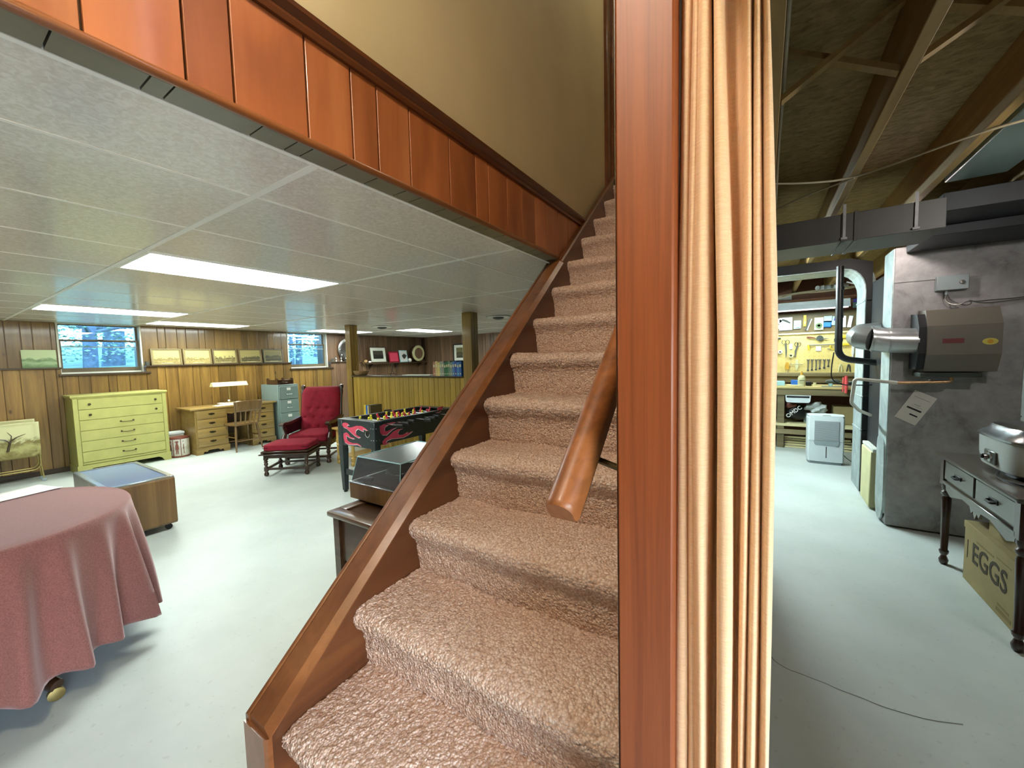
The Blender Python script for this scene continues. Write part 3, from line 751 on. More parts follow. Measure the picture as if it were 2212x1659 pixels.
box(bm, -8.085, xf-.02, y0-.006, y0+.014, 0, .1); box(bm, -8.085, xf-.02, y1-.014, y1+.006, 0, .1); obj('plinth', bm, 'yellow_paint', t, smooth=False)
zt = hh-.055; dh = (zt-.155)/6
for k in range(6):
    z1 = zt-k*dh; z0 = z1-dh+.006; bm = NB(); box(bm, xf+.001, xf+.012, y0+.049, y1-.049, z0, z1, .003); dr = obj('drawer', bm, 'yellow_paint', t)
    zc = (z0+z1)/2; bm = NB()
    if k < 2:
        for yy in (y0+.15, y1-.13):
            bm = NB(); lathe(bm, [(.006, 0), (.006, .012), (.015, .016), (.016, .024), (.008, .03)], (xf+.011, yy, zc), 12, AX); obj('knob', bm, 'bronze', dr)
    else:
        yc = (y0+y1)/2+.03; zc += .01
        tube(bm, bendpts([(xf+.012, yc-.065, zc), (xf+.03, yc-.065, zc-.004), (xf+.034, yc, zc-.010), (xf+.03, yc+.065, zc-.004), (xf+.012, yc+.065, zc)], .02, 4), .005, 8)
        for s in (-1, 1): lathe(bm, [(.013, 0), (.011, .006), (.004, .01)], (xf+.011, yc+s*.065, zc), 10, AX)
        obj('pull', bm, 'bronze', dr)

# ------------------------------------------------------------------ tray tables on rolling stand
t = root('tray_stand', 'brass tube rolling stand by the left edge holding tray tables', 'stand', (-7.8, .66, 0))
bm = NB()
for xx in (-7.70, -7.86):
    tube(bm, bendpts([(xx, .40, .16), (xx, .86, .16), (xx, .90, .22), (xx, .90, .36)], .05, 5), .008, 8)
    tube(bm, bendpts([(xx, .40, .16), (xx, .40, .36)], .02, 3), .008, 8)
tube(bm, [(-7.70, .90, .34), (-7.86, .90, .34)], .008, 8); tube(bm, [(-7.70, .40, .34), (-7.86, .40, .34)], .008, 8)
tube(bm, bendpts([(-7.70, .90, .24), (-7.70, .915, .05)], .02), .007, 8); tube(bm, bendpts([(-7.86, .90, .24), (-7.86, .915, .05)], .02), .007, 8)
tube(bm, bendpts([(-7.70, .40, .24), (-7.70, .39, .05)], .02), .007, 8); tube(bm, bendpts([(-7.86, .40, .24), (-7.86, .39, .05)], .02), .007, 8)
obj('frame', bm, 'brass', t)
for xx in (-7.70, -7.86):
    for yy in (.915, .39):
        bm = NB(); lathe(bm, [(.012, -.01), (.022, -.008), (.022, .008), (.012, .01)], (xx, yy, .022), 14, AX); obj('caster', bm, 'grey_plastic', t)
for k, (xx, zz, yy) in enumerate(((-7.72, .325, .635), (-7.79, .36, .612), (-7.85, .345, .62))):
    def tray_fn(u, v, xx=xx, zz=zz, yy=yy):
        a = max(abs(u-.5), abs(v-.5))*2
        rim = .014 if a > .93 else (.006 if a > .86 else 0)
        return (xx+.05*(.5-v)*-.4+rim, yy+(u-.5)*.56, zz+v*.44)
    bm = NB(); grid(bm, tray_fn, 30, 26)
    tb = root('tray_table', ['front tray table printed with a brown tree', 'middle tray table behind the front tree tray', 'rearmost tray table against the wall panelling'][k], 'tray', (xx, yy, zz), group='folded tray tables on the stand')
    o = obj('tray', bm, 'tray_print', tb); md = o.modifiers.new('t', 'SOLIDIFY'); md.thickness = .004; md.offset = -1
    bm = NB(); box(bm, xx-.03, xx-.02, yy-.2, yy+.2, zz+.1, zz+.12, .003); box(bm, xx-.03, xx-.02, yy-.2, yy-.18, zz+.02, zz+.4, .003); box(bm, xx-.03, xx-.02, yy+.18, yy+.2, zz+.02, zz+.4, .003); obj('leg_frame', bm, 'brass', tb)
    if k == 0:
        bm = NB(); fx = xx+.012
        tube(bm, [(fx, yy+.02, zz+.10), (fx, yy+.035, zz+.17), (fx, yy+.05, zz+.23), (fx, yy+.10, zz+.27), (fx, yy+.17, zz+.30)], [.012, .010, .008, .005, .002], 6)
        tube(bm, [(fx, yy+.045, zz+.21), (fx, yy+.01, zz+.25), (fx, yy-.06, zz+.27), (fx, yy-.11, zz+.25)], [.008, .006, .004, .002], 6)
        tube(bm, [(fx, yy+.05, zz+.22), (fx, yy+.06, zz+.29), (fx, yy+.03, zz+.34)], [.006, .004, .002], 6)
        obj('tree_print', bm, 'ledge_wood', tb)

# ------------------------------------------------------------------ ledge pictures
def framed(name, y0, y1, z0, z1, xx, mf, mp, label, fr=.025, lean=.03, group=None, mat_w=0., tab=False, mount='white_paint'):
    t = root(name, label, 'picture', (xx, (y0+y1)/2, z0), group=group)
    sh = Matrix.Identity(4); sh[0][2] = -lean/(z1-z0)
    def fin(bm): bmesh.ops.translate(bm, vec=(-xx, -(y0+y1)/2, -z0), verts=bm.verts[:]); bmesh.ops.transform(bm, matrix=sh, verts=bm.verts[:]); return bm
    if fr:
        bm = NB(); box(bm, xx-.008, xx+.012, y0, y0+fr, z0, z1, .003); box(bm, xx-.008, xx+.012, y1-fr, y1, z0, z1, .003); box(bm, xx-.008, xx+.012, y0+fr, y1-fr, z0, z0+fr, .003); box(bm, xx-.008, xx+.012, y0+fr, y1-fr, z1-fr, z1, .003)
        if tab: tube(bm, bendpts([(xx, (y0+y1)/2-.02, z1), (xx, (y0+y1)/2-.015, z1+.02), (xx, (y0+y1)/2+.015, z1+.02), (xx, (y0+y1)/2+.02, z1)], .01, 3), .003, 6)
        obj('frame', fin(bm), mf, t, local=True)
    if mat_w:
        bm = NB(); box(bm, xx-.002, xx+.002, y0+fr, y1-fr, z0+fr, z1-fr); obj('mount', fin(bm), mount, t, local=True, smooth=False)
    e = fr+mat_w; bm = NB(); box(bm, xx-.004, xx+(.004 if fr else .006), y0+e, y1-e, z0+e, z1-e); obj('print', fin(bm), mp, t, local=True, smooth=False)
    return t
pl = [(2.175, 2.57, 'frame_gold', 'print_sepia', 'framed pale landscape print nearest the big window'), (2.59, 2.99, 'frame_gold', 'print_sepia', 'framed print of pale figures, second on the ledge'),
      (3.005, 3.395, 'frame_brown', 'print_sepia_two', 'framed print with dark trees, middle of the five'), (3.42, 3.815, 'frame_brown', 'print_dark', 'framed hillside print, fourth on the ledge'),
      (3.84, 4.215, 'frame_dark', 'print_dusk', 'darkest framed print beside the small window')]
plain('frame_gold', (122, 106, 64), .5, var=.08); plain('frame_brown', (96, 82, 52), .5, var=.1); plain('frame_dark', (70, 66, 50), .5, var=.1)
for i, (a, b, mf, mp, lb) in enumerate(pl):
    f = framed('framed_print', a, b, 1.44, 1.708, XU+.055, mf, mp, lb, .022, .035, 'framed prints on the ledge', .014, True, 'mount_tan')
    bm = NB(); box(bm, -8.2205+.055+.01, -8.2205+.055+.012, (a+b)/2-.08, (a+b)/2+.08, 1.468, 1.474); bmesh.ops.translate(bm, vec=(.004, 0, 0), verts=bm.verts[:]); obj('caption', bm, 'cream', f, smooth=False)
framed('lake_painting', .885, 1.19, 1.44, 1.68, XU+.05, 'cream', 'lake_painting', 'unframed green lake and mountain painting left of the window', 0, .03)
for y, lb in ((2.135, 'small grey tin cup at the corner of the big window'), (5.245, 'small grey tin cup at the corner of the small window')):
    bm = NB(); lathe(bm, [(.026, 1.44), (.028, 1.445), (.03, 1.50), (.032, 1.505), (.027, 1.505), (.025, 1.45)], (XW-.03, y-.02 if y < 3 else y+.02, 0), 18)
    thing('tin_cup', bm, 'steel_tool', lb, 'cup', 'grey cups on the ledge')

# ------------------------------------------------------------------ desk
t = root('desk', 'light oak kneehole desk under the framed prints', 'desk', (-7.78, 3.04, 0))
xf, xb = -7.50, -8.06
bm = NB(); box(bm, xb-.02, xf+.03, 2.40, 3.69, .715, .742, .008, 2); obj('desktop', bm, 'desk_wood', t)
for a, b in ((2.46, 2.90), (3.27, 3.64)):
    bm = NB(); box(bm, xb, xf, a, b, .10, .715, .003); obj('pedestal', bm, 'desk_wood', t)
    bm = NB(); prism(bm, [(a-.012, 0), (a+.07, 0), (a+.09, .045), (a+.13, .03), (a+.15, .06), (b-.15, .06), (b-.13, .03), (b-.09, .045), (b-.07, 0), (b+.012, 0), (b+.012, .105), (a-.012, .105)], 'x', xf-.03, xf+.012)
    box(bm, xb, xf-.03, a-.01, a+.012, 0, .105); box(bm, xb, xf-.03, b-.012, b+.01, 0, .105); obj('plinth', bm, 'desk_wood', t, smooth=False)
    for k in range(4):
        z1 = .70-k*.146; bm = NB(); box(bm, xf, xf+.012, a+.02, b-.02, z1-.138, z1, .005, 2); dr = obj('drawer', bm, 'desk_wood', t)
        yc, zc = (a+b)/2, z1-.062; bm = NB()
        prism(bm, [(yc-.05, zc), (yc-.03, zc+.014), (yc-.01, zc+.012), (yc, zc+.02), (yc+.01, zc+.012), (yc+.03, zc+.014), (yc+.05, zc), (yc+.02, zc-.012), (yc, zc-.018), (yc-.02, zc-.012)], 'x', xf+.012, xf+.0145)
        tube(bm, bendpts([(xf+.014, yc-.035, zc), (xf+.028, yc-.035, zc-.012), (xf+.03, yc, zc-.018), (xf+.028, yc+.035, zc-.012), (xf+.014, yc+.035, zc)], .012, 3), .003, 6); obj('pull', bm, 'bronze', dr)
bm = NB(); prism(bm, [(2.90, .62), (2.98, .60), (3.04, .635), (3.13, .635), (3.19, .60), (3.27, .62), (3.27, .715), (2.90, .715)], 'x', xf-.03, xf-.012); obj('knee_drawer', bm, 'desk_wood', t, smooth=False)
bm = NB(); box(bm, xb, xb+.015, 2.90, 3.27, .2, .715); obj('modesty_panel', bm, 'dark_wood', t, smooth=False)
# papers
for i, (x0, x1, y0, y1, z, lb) in enumerate(((-7.72, -7.52, 2.78, 3.06, .743, 'white papers at the front of the desk'), (-7.98, -7.76, 2.95, 3.28, .743, 'low stack of white papers under the desk lamp'))):
    bm = NB(); box(bm, x0, x1, y0, y1, z, z+.004+.02*i)
    thing('paper_stack', bm, 'paper', lb, 'papers', 'papers on the desk', smooth=False)
# desk lamp
t = root('desk_lamp', 'desk lamp with long cream trough shade', 'lamp', (-7.86, 3.10, .742))
bm = NB(); prism(bm, [(-7.93, 1.055), (-7.925, 1.05), (-7.875, 1.115), (-7.835, 1.115), (-7.785, 1.05), (-7.78, 1.055), (-7.83, 1.122), (-7.88, 1.122)], 'y', 2.84, 3.37); obj('lamp_shade', bm, 'cream', t, smooth=False)
bm = NB()
for y in (2.8405, 3.3675): prism(bm, [(-7.925, 1.052), (-7.875, 1.117), (-7.835, 1.117), (-7.785, 1.052)], 'y', y, y+.002)
obj('end_cap', bm, 'cream', t, smooth=False)
bm = NB(); lathe(bm, [(.09, .7685), (.09, .775), (.03, .785), (.012, .80), (.010, 1.11)], (-7.87, 3.10, 0), 20); obj('stem', bm, 'brass', t)
bm = NB(); ball(bm, (-7.80, 3.06, .80), .018); obj('switch_knob', bm, 'white_plastic', t)

# ------------------------------------------------------------------ spindle chair at the desk (its back to the room)
t = root('spindle_chair', 'plain wooden spindle-back chair pushed up to the desk', 'chair', (-7.365, 3.05, 0), R(90+4))
# local frame: back at -y, front at +y -> after rotation back looks to +x
bm = NB(); sp = [(-.20, -.18), (-.12, -.20), (.12, -.20), (.20, -.18), (.215, 0), (.20, .17), (.10, .20), (-.10, .20), (-.20, .17), (-.215, 0)]
prism(bm, chaikin(sp, 2, True), 'z', .425, .45); obj('seat', bm, 'chair_wood', t, local=True)
for sx, sy_ in ((-1, -1), (1, -1), (-1, 1), (1, 1)):
    bm = NB(); a = Vector((sx*.16, sy_*.14, .43)); b = Vector((sx*.205, sy_*.205, 0)); q = [a.lerp(b, f) for f in (0, .2, .5, .8, 1)]
    tube(bm, q, [.014, .018, .017, .014, .011], 10); obj('leg', bm, 'chair_wood', t, local=True)
bm = NB(); tube(bm, [(-.187, -.18, .17), (.187, -.18, .17)], .009, 8); tube(bm, [(-.187, .18, .13), (.187, .18, .13)], .009, 8); tube(bm, [(-.18, -.17, .23), (-.18, .17, .23)], .009, 8); tube(bm, [(.18, -.17, .23), (.18, .17, .23)], .009, 8); obj('stretcher', bm, 'chair_wood', t, local=True)
for sx in (-1, 1):
    bm = NB(); tube(bm, [(sx*.175, -.17, .44), (sx*.19, -.215, .62), (sx*.205, -.25, .82)], [.014, .016, .015], 10); obj('back_post', bm, 'chair_wood', t, local=True)
for k in range(4):
    x = -.105+.07*k; bm = NB(); tube(bm, [(x, -.175, .44), (x*1.05, -.21, .56), (x*1.1, -.225, .66)], [.008, .011, .008], 8); obj('spindle', bm, 'chair_wood', t, local=True)
bm = NB()
def rail_fn(u, v): x = (u-.5)*.40; return (x, -.222-.028*(v)-.02*(1-(2*u-1)**2), .655+.165*v+.012*v*(1-(2*u-1)**2))
grid(bm, rail_fn, 12, 6); o = obj('back_rail', bm, 'chair_wood', t, local=True); md = o.modifiers.new('t', 'SOLIDIFY'); md.thickness = .018; md.offset = 0

# ------------------------------------------------------------------ tin drum with lid between dresser and desk
t = root('tin_bin', 'white tin bin with brown figures beside the dresser', 'bin', (-7.72, 2.314, 0))
bm = NB(); lathe(bm, [(.115, .0), (.118, .01), (.12, .30), (.121, .31)], (-7.72, 2.314, 0), 28); obj('body', bm, 'figure_tin', t)
bm = NB(); lathe(bm, [(.119, 0), (.122, .004), (.1225, .025), (.119, .026)], (-7.72, 2.314, 0), 28); obj('band', bm, 'tin_brown', t); bm = NB(); lathe(bm, [(.121, .285), (.1235, .29), (.1235, .31), (.121, .315)], (-7.72, 2.314, 0), 28); obj('band', bm, 'tin_brown', t)
for k in range(8):
    a = 2*math.pi*k/8; bm = NB(); cx, cy_ = -7.72+.1205*math.cos(a), 2.29+.1205*math.sin(a)
    box(bm, -.002, .002, -.004, .004, .03, .285); bmesh.ops.transform(bm, matrix=Matrix.Translation((cx, cy_, 0)) @ Matrix.Rotation(a, 4, 'Z'), verts=bm.verts[:]); obj('divider', bm, 'tin_brown', t, smooth=False)
    a += math.pi/8; bm = NB(); M = Matrix.Translation((-7.72+.1215*math.cos(a), 2.29+.1215*math.sin(a), 0)) @ Matrix.Rotation(a, 4, 'Z')
    ball(bm, (0, 0, .235), .014, .15, 1, 1, 10); prism(bm, [(-.022, .13), (.022, .13), (.018, .2), (.008, .22), (-.008, .22), (-.018, .2)], 'x', -.002, .002)
    prism(bm, [(-.016, .06), (-.004, .06), (-.002, .13), (-.014, .13)], 'x', -.002, .002); prism(bm, [(.004, .06), (.016, .06), (.014, .13), (.002, .13)], 'x', -.002, .002); prism(bm, [(-.03, .246), (.03, .246), (.012, .262), (-.012, .262)], 'x', -.002, .002)
    bmesh.ops.transform(bm, matrix=M, verts=bm.verts[:]); obj('figure', bm, 'tin_brown', t, smooth=False)
t = root('white_box', 'white lidded box behind the tin bin', 'box', (-7.92, 2.28, 0))
bm = NB(); box(bm, -8.02, -7.86, 2.18, 2.42, 0, .33, .01, 2); obj('body', bm, 'white_paint', t)
bm = NB(); box(bm, -8.03, -7.85, 2.17, 2.43, .33, .375, .012, 2); obj('lid', bm, 'white_plastic', t)

# ------------------------------------------------------------------ file cabinet
t = root('file_cabinet', 'grey-blue steel four-drawer file cabinet', 'cabinet', (-7.72, 3.815, 0))
xf, y0, y1 = -7.43, 3.70, 4.07
bm = NB(); box(bm, -8.04, xf, y0, y1, .01, 1.03, .004); obj('body', bm, 'painted_steel', t)
for k in range(4):
    z1 = 1.0-k*.247; bm = NB(); box(bm, xf, xf+.016, y0+.015, y1-.015, z1-.235, z1, .004); dr = obj('drawer', bm, 'painted_steel', t)
    yc = (y0+y1)/2; bm = NB(); box(bm, xf+.016, xf+.0185, yc-.035, yc+.035, z1-.075, z1-.028, .001); obj('label_holder', bm, 'white_print', dr)
    bm = NB(); tube(bm, bendpts([(xf+.016, yc-.045, z1-.15), (xf+.04, yc-.045, z1-.148), (xf+.04, yc+.045, z1-.148), (xf+.016, yc+.045, z1-.15)], .01, 3), .006, 6); obj('handle', bm, 'chrome', dr)
t = root('letter_rack', 'dark wooden desk tray rack on top of the file cabinet', 'rack', (-7.7, 3.88, 1.03))
for y in (3.745, 4.02):
    bm = NB(); prism(bm, [(-7.90, 1.03), (-7.50, 1.03), (-7.50, 1.14), (-7.56, 1.15), (-7.60, 1.115), (-7.80, 1.115), (-7.84, 1.15), (-7.90, 1.14)], 'y', y-.006, y+.006); obj('side', bm, 'dark_wood', t, smooth=False)
bm = NB(); box(bm, -7.90, -7.50, 3.751, 4.014, 1.03, 1.04); box(bm, -7.90, -7.89, 3.751, 4.014, 1.04, 1.09); obj('tray', bm, 'dark_wood', t, smooth=False)
bm = NB(); box(bm, -7.55, -7.535, 3.751, 4.014, 1.10, 1.115, .003); box(bm, -7.535, -7.52, 3.80, 3.97, 1.04, 1.07, .003); obj('front_bar', bm, 'dark_wood', t)

# ------------------------------------------------------------------ tufted armchair and ottoman
TH = R(38.4)
def cushion(bm, x0, x1, y0, y1, z0, z1, puff=.02, n=14, r=.03):
    cx, cy_, cz = (x0+x1)/2, (y0+y1)/2, (z0+z1)/2; hx, hy, hz = (x1-x0)/2, (y1-y0)/2, (z1-z0)/2
    b0 = len(bm.verts); bmesh.ops.create_cube(bm, size=2); bm.verts.ensure_lookup_table(); fs = bm.faces[:]
    bmesh.ops.subdivide_edges(bm, edges=bm.edges[:], cuts=n, use_grid_fill=True)
    for v in bm.verts:
        x, y, z = v.co
        def rr(a, b, c):
            k = 6.; L = (abs(a)**k+abs(b)**k+abs(c)**k)**(1/k); return 1/max(L, 1e-6)
        s = rr(x, y, z)*max(abs(x), abs(y), abs(z)) if True else 1
        q = Vector((x, y, z)); q = q*(1/((abs(x)**8+abs(y)**8+abs(z)**8)**(1/8)))
        pf = puff*max(0, (1-x*x))*max(0, (1-y*y))*(1 if z > 0 else -.3)*abs(z)
        v.co = (cx+q.x*hx, cy_+q.y*hy, cz+q.z*hz+pf)
    return bm
def turned(bm, x, y, z0, z1, r=.03):
    L = z1-z0; lathe(bm, [(r*.55, z0), (r*.95, z0+.01), (r*1.0, z0+.03), (r*.6, z0+.055), (r*.95, z0+.065), (r*.95, z0+.11), (r*.6, z0+.12), (r*.55, z0+.13), (r*.9, z0+.3*L+.08), (r*.62, z0+.72*L), (r*.95, z0+.78*L), (r*.6, z0+.84*L), (r, z0+.88*L), (r, z1)], (x, y, 0), 14)
t = root('ottoman', 'red cushioned ottoman with turned dark legs', 'ottoman', (-5.21, 2.73, 0), TH)
bm = NB(); cushion(bm, -.275, .275, -.215, .215, .315, .40, .018); obj('cushion', bm, 'red_velvet', t, local=True, ang=60)
bm = NB(); tube(bm, [(-.265, -.21, .36), (.265, -.21, .36)], .004, 6); tube(bm, [(.27, -.205, .36), (.27, .205, .36)], .004, 6); obj('piping', bm, 'dark_red_velvet', t, local=True)
bm = NB(); box(bm, -.285, .285, -.225, .225, .295, .318, .005); box(bm, -.265, .265, -.205, .205, .225, .297, .004); obj('frame', bm, 'dark_wood', t, local=True)
bm = NB(); box(bm, -.305, .305, -.245, .245, .272, .286, .005); obj('moulding', bm, 'dark_wood', t, local=True)
for sx in (-1, 1):
    for s2 in (-1, 1): bm = NB(); turned(bm, sx*.245, s2*.185, 0, .235, .028); obj('leg', bm, 'dark_wood', t, local=True)
bm = NB(); box(bm, -.235, .235, -.20, -.17, .075, .10, .004); box(bm, -.235, .235, .17, .20, .075, .10, .004); box(bm, -.26, -.23, -.18, .18, .075, .10, .004); box(bm, .23, .26, -.18, .18, .075, .10, .004); obj('stretcher', bm, 'dark_wood', t, local=True)

t = root('armchair', 'red tufted armchair with carved dark wood arms', 'armchair', (-5.56, 3.25, 0), TH)
bm = NB(); cushion(bm, -.265, .265, -.30, .27, .30, .425, .02); obj('seat_cushion', bm, 'red_velvet', t, local=True, ang=60)
bm = NB(); box(bm, -.30, .30, -.31, .29, .24, .31, .006); obj('seat_frame', bm, 'dark_wood', t, local=True)
tilt = .24
buttons = [(-.13, .72), (0, .72), (.13, .72), (-.065, .585), (.065, .585), (-.13, .46), (0, .46), (.13, .46), (-.195, .585), (.195, .585)]
def back_fn(u, v):
    x = (u-.5)*.52; z = .40+v*.62
    e = max(0, 1-(abs(u-.5)*2)**6)*max(0, 1-(abs(v-.5)*2)**8); d = .11*e**.5
    for bx, bz in buttons:
        d -= .035*math.exp(-((x-bx)**2+(z-.42-(bz-.42)*1.0)**2)/.0012)
    if v > .85: x *= 1-.12*((v-.85)/.15)**2
    return (x, .26+tilt*(z-.40)-d, z-.0*d)
bm = NB(); grid(bm, back_fn, 44, 54); o = obj('back_cushion', bm, 'red_velvet', t, local=True, ang=80); md = o.modifiers.new('t', 'SOLIDIFY'); md.thickness = .03; md.offset = -1
bm = NB()
for bx, bz in buttons: ball(bm, (bx, .26+tilt*(bz-.40)-.072, bz), .010, n=8)
obj('tuft_buttons', bm, 'dark_red_velvet', t, local=True)
for sx in (-1, 1):
    bm = NB(); q = [(sx*.285, .25+tilt*(z-.40), z) for z in (.20, .45, .7, .92, .97, 1.0, 1.03, 1.06, 1.075)]
    tube(bm, q, [.026, .024, .022, .024, .032, .022, .034, .03, .008], 12); obj('back_post', bm, 'dark_wood', t, local=True)
bm = NB()
def crest(u, v): x = (u-.5)*.56; return (x, .26+tilt*.64+.02, 1.02+.05*(1-(2*u-1)**2)*v+.02*v)
tube(bm, [(-.28, .405, .995), (-.14, .41, 1.02), (0, .412, 1.03), (.14, .41, 1.02), (.28, .405, .995)], .018, 10); obj('crest_rail', bm, 'dark_wood', t, local=True)
for sx in (-1, 1):
    bm = NB(); P0 = [(.30, .62), (.10, .60), (-.16, .585), (-.28, .60), (-.335, .585), (-.345, .555), (-.31, .545), (-.28, .56), (-.14, .545), (.10, .565), (.30, .585)]
    prism(bm, chaikin(P0, 2, True), 'x', sx*.275, sx*.335); obj('arm', bm, 'dark_wood', t, local=True)
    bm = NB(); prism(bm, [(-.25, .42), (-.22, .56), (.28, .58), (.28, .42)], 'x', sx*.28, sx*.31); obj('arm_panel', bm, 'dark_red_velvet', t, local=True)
    bm = NB(); tube(bm, [(sx*.305, -.27, .30), (sx*.31, -.28, .36), (sx*.305, -.22, .44), (sx*.305, -.25, .50), (sx*.305, -.28, .56)], [.03, .034, .024, .028, .022], 10); obj('arm_support', bm, 'dark_wood', t, local=True)
    for yy in (-.27, .27): bm = NB(); turned(bm, sx*.28, yy, 0, .26, .034); obj('leg', bm, 'dark_wood', t, local=True)
bm = NB(); box(bm, -.27, .27, -.285, -.255, .08, .105, .004); box(bm, -.27, .27, .255, .285, .08, .105, .004); box(bm, -.295, -.265, -.26, .26, .08, .105, .004); box(bm, .265, .295, -.26, .26, .08, .105, .004); obj('stretcher', bm, 'dark_wood', t, local=True)

# ------------------------------------------------------------------ end table with books behind the foosball table
t = root('end_table', 'light maple end table between armchair and foosball table', 'table', (-4.84, 3.58, 0))
bm = NB(); box(bm, -5.06, -4.62, 3.20, 3.96, .485, .515, .01, 2); obj('tabletop', bm, 'maple', t)
bm = NB(); box(bm, -5.02, -4.66, 3.24, 3.92, .34, .485, .004); obj('apron', bm, 'maple', t)
for x in (-5.0, -4.68):
    for y in (3.26, 3.90): bm = NB(); turned(bm, x, y, 0, .345, .032); obj('leg', bm, 'maple', t)
bm = NB(); box(bm, -4.98, -4.70, 3.30, 3.88, .10, .12, .004); obj('shelf', bm, 'maple', t)
bm = NB(); box(bm, -4.66, -4.652, 3.33, 3.83, .37, .46, .004); dr = obj('drawer', bm, 'maple', t)
bm = NB(); ball(bm, (-4.642, 3.58, .415), .013, n=10); obj('knob', bm, 'brass', dr)
bk = [('yellow_item', .028, .275, 'yellow-spined book on the end table'), ('blue_item', .024, .27, 'blue-spined book on the end table'), ('cream', .016, .268, 'cream-spined book on the end table'), ('frame_brown', .03, .275, 'brown book at the end of the row on the end table')]
def book(nm, y, x0, x1, z0, th, h, mc, label, group, spine='x'):
    t = root('book', label, 'book', ((x0+x1)/2, y+th/2, z0), group=group)
    bm = NB()
    if spine == 'x': box(bm, x0, x1, y, y+.003, z0, z0+h); box(bm, x0, x1, y+th-.003, y+th, z0, z0+h); box(bm, x1-.003, x1, y+.003, y+th-.003, z0, z0+h)
    obj('cover', bm, mc, t, smooth=False)
    bm = NB(); box(bm, x0+.004, x1-.003, y+.003, y+th-.003, z0+.003, z0+h-.004); obj('pages', bm, 'paper', t, smooth=False)
yy = 3.55
xx = -4.89
for mc, th, h, lb in bk:
    th *= 1.5; t = root('book', lb, 'book', (xx+th/2, 3.72, .515), group='books on the end table')
    bm = NB(); box(bm, xx, xx+.003, 3.62, 3.82, .515, .515+h); box(bm, xx+th-.003, xx+th, 3.62, 3.82, .515, .515+h); box(bm, xx+.003, xx+th-.003, 3.62, 3.623, .515, .515+h); obj('cover', bm, mc, t, smooth=False)
    bm = NB(); box(bm, xx+.003, xx+th-.003, 3.623, 3.815, .518, .515+h-.004); obj('pages', bm, 'paper', t, smooth=False)
    xx += th+.001
bm = NB(); box(bm, -4.73, -4.65, 3.84, 3.93, .515, .70, .012, 2); bk_ = root('camera_case', 'black box standing beside the books on the end table', 'box', (-4.69, 3.88, .515)); obj('body', bm, 'black', bk_)
bm = NB(); cyl(bm, (-4.65, 3.88, .62), (-4.62, 3.88, .62), .028, n=16); obj('lens', bm, 'dark_metal', bk_)

# ------------------------------------------------------------------ foosball table
t = root('foosball_table', 'black foosball table with pink flame decals', 'game table', (-3.575, 3.15, 0))
FX0, FX1, FY0, FY1, FT = -3.88, -3.27, 2.53, 3.77, .81
bm = NB(); w = .022
box(bm, FX0+.03, FX0+.03+w, FY0+.02, FY1-.02, .56, FT-.004); obj('side_panel', bm, 'black_table', t, smooth=False); bm = NB(); box(bm, FX1-.03-w, FX1-.03, FY0+.02, FY1-.02, .56, FT-.004); obj('side_panel', bm, 'black_table', t, smooth=False)
bm = NB(); box(bm, FX0+.05, FX1-.05, FY0+.006, FY0+.03, .53, FT-.004); obj('end_panel', bm, 'black_table', t, smooth=False); bm = NB(); box(bm, FX0+.05, FX1-.05, FY1-.03, FY1-.006, .53, FT-.004); obj('end_panel', bm, 'black_table', t, smooth=False)
bm = NB(); box(bm, FX0+.05, FX1-.05, FY0+.03, FY1-.03, .66, .675); obj('playfield', bm, 'white_print', t, smooth=False)
bm = NB(); box(bm, FX0, FX1, FY0, FY0+.10, FT-.012, FT, .003); box(bm, FX0, FX1, FY1-.10, FY1, FT-.012, FT, .003); box(bm, FX0+.02, FX0+.065, FY0+.1, FY1-.1, FT-.012, FT, .003); box(bm, FX1-.065, FX1-.02, FY0+.1, FY1-.1, FT-.012, FT, .003); obj('top_rail', bm, 'black_table', t)
for x0, x1, sx in ((FX0, FX0+.07, 1), (FX1-.07, FX1, -1)):
    for y0, y1, sy_ in ((FY0, FY0+.07, 1), (FY1-.07, FY1, -1)):
        bm = NB()
        box(bm, x0, x1, y0, y1, .48, FT-.012, .004)
        xi = (x0+.02, x1-.012) if sx > 0 else (x0+.012, x1-.02); a = [(x0, y0), (x1, y0), (x1, y1), (x0, y1)]
        cx, cy_ = (x0+x1)/2, (y0+y1)/2; lo = [bm.verts.new((cx+(p-cx)*.62, cy_+(q-cy_)*.62, .02)) for p, q in a]; hi = [bm.verts.new((p, q, .48)) for p, q in a]
        skin(bm, lo, hi); bm.faces.new(list(reversed(lo))); bm.faces.new(hi)
        lg = obj('leg', bm, 'black_table', t)
        bm = NB(); cyl(bm, (cx, cy_, 0), (cx, cy_, .02), .02, n=12); obj('foot', bm, 'black', lg)
bm = NB(); box(bm, FX0+.07, FX1-.07, FY0+.02, FY0+.045, .20, .26, .003); box(bm, FX0+.07, FX1-.07, FY1-.045, FY1-.02, .20, .26, .003); obj('cross_brace', bm, 'black_table', t)
fl1 = [(0, 620), (15, 580), (60, 565), (120, 575), (150, 610), (110, 605), (105, 640), (150, 660), (220, 640), (300, 605), (400, 600), (470, 630), (530, 680), (430, 650), (440, 700), (390, 690), (330, 660), (285, 700), (275, 760), (300, 800), (375, 825), (330, 845), (250, 810), (160, 740), (90, 680), (30, 665)]
fl2 = [(20, 800), (80, 765), (120, 790), (160, 850), (255, 870), (200, 880), (130, 860), (75, 830), (80, 900), (120, 950), (200, 975), (300, 960), (360, 990), (378, 1015), (300, 985), (200, 1005), (110, 1010), (40, 980), (15, 880)]
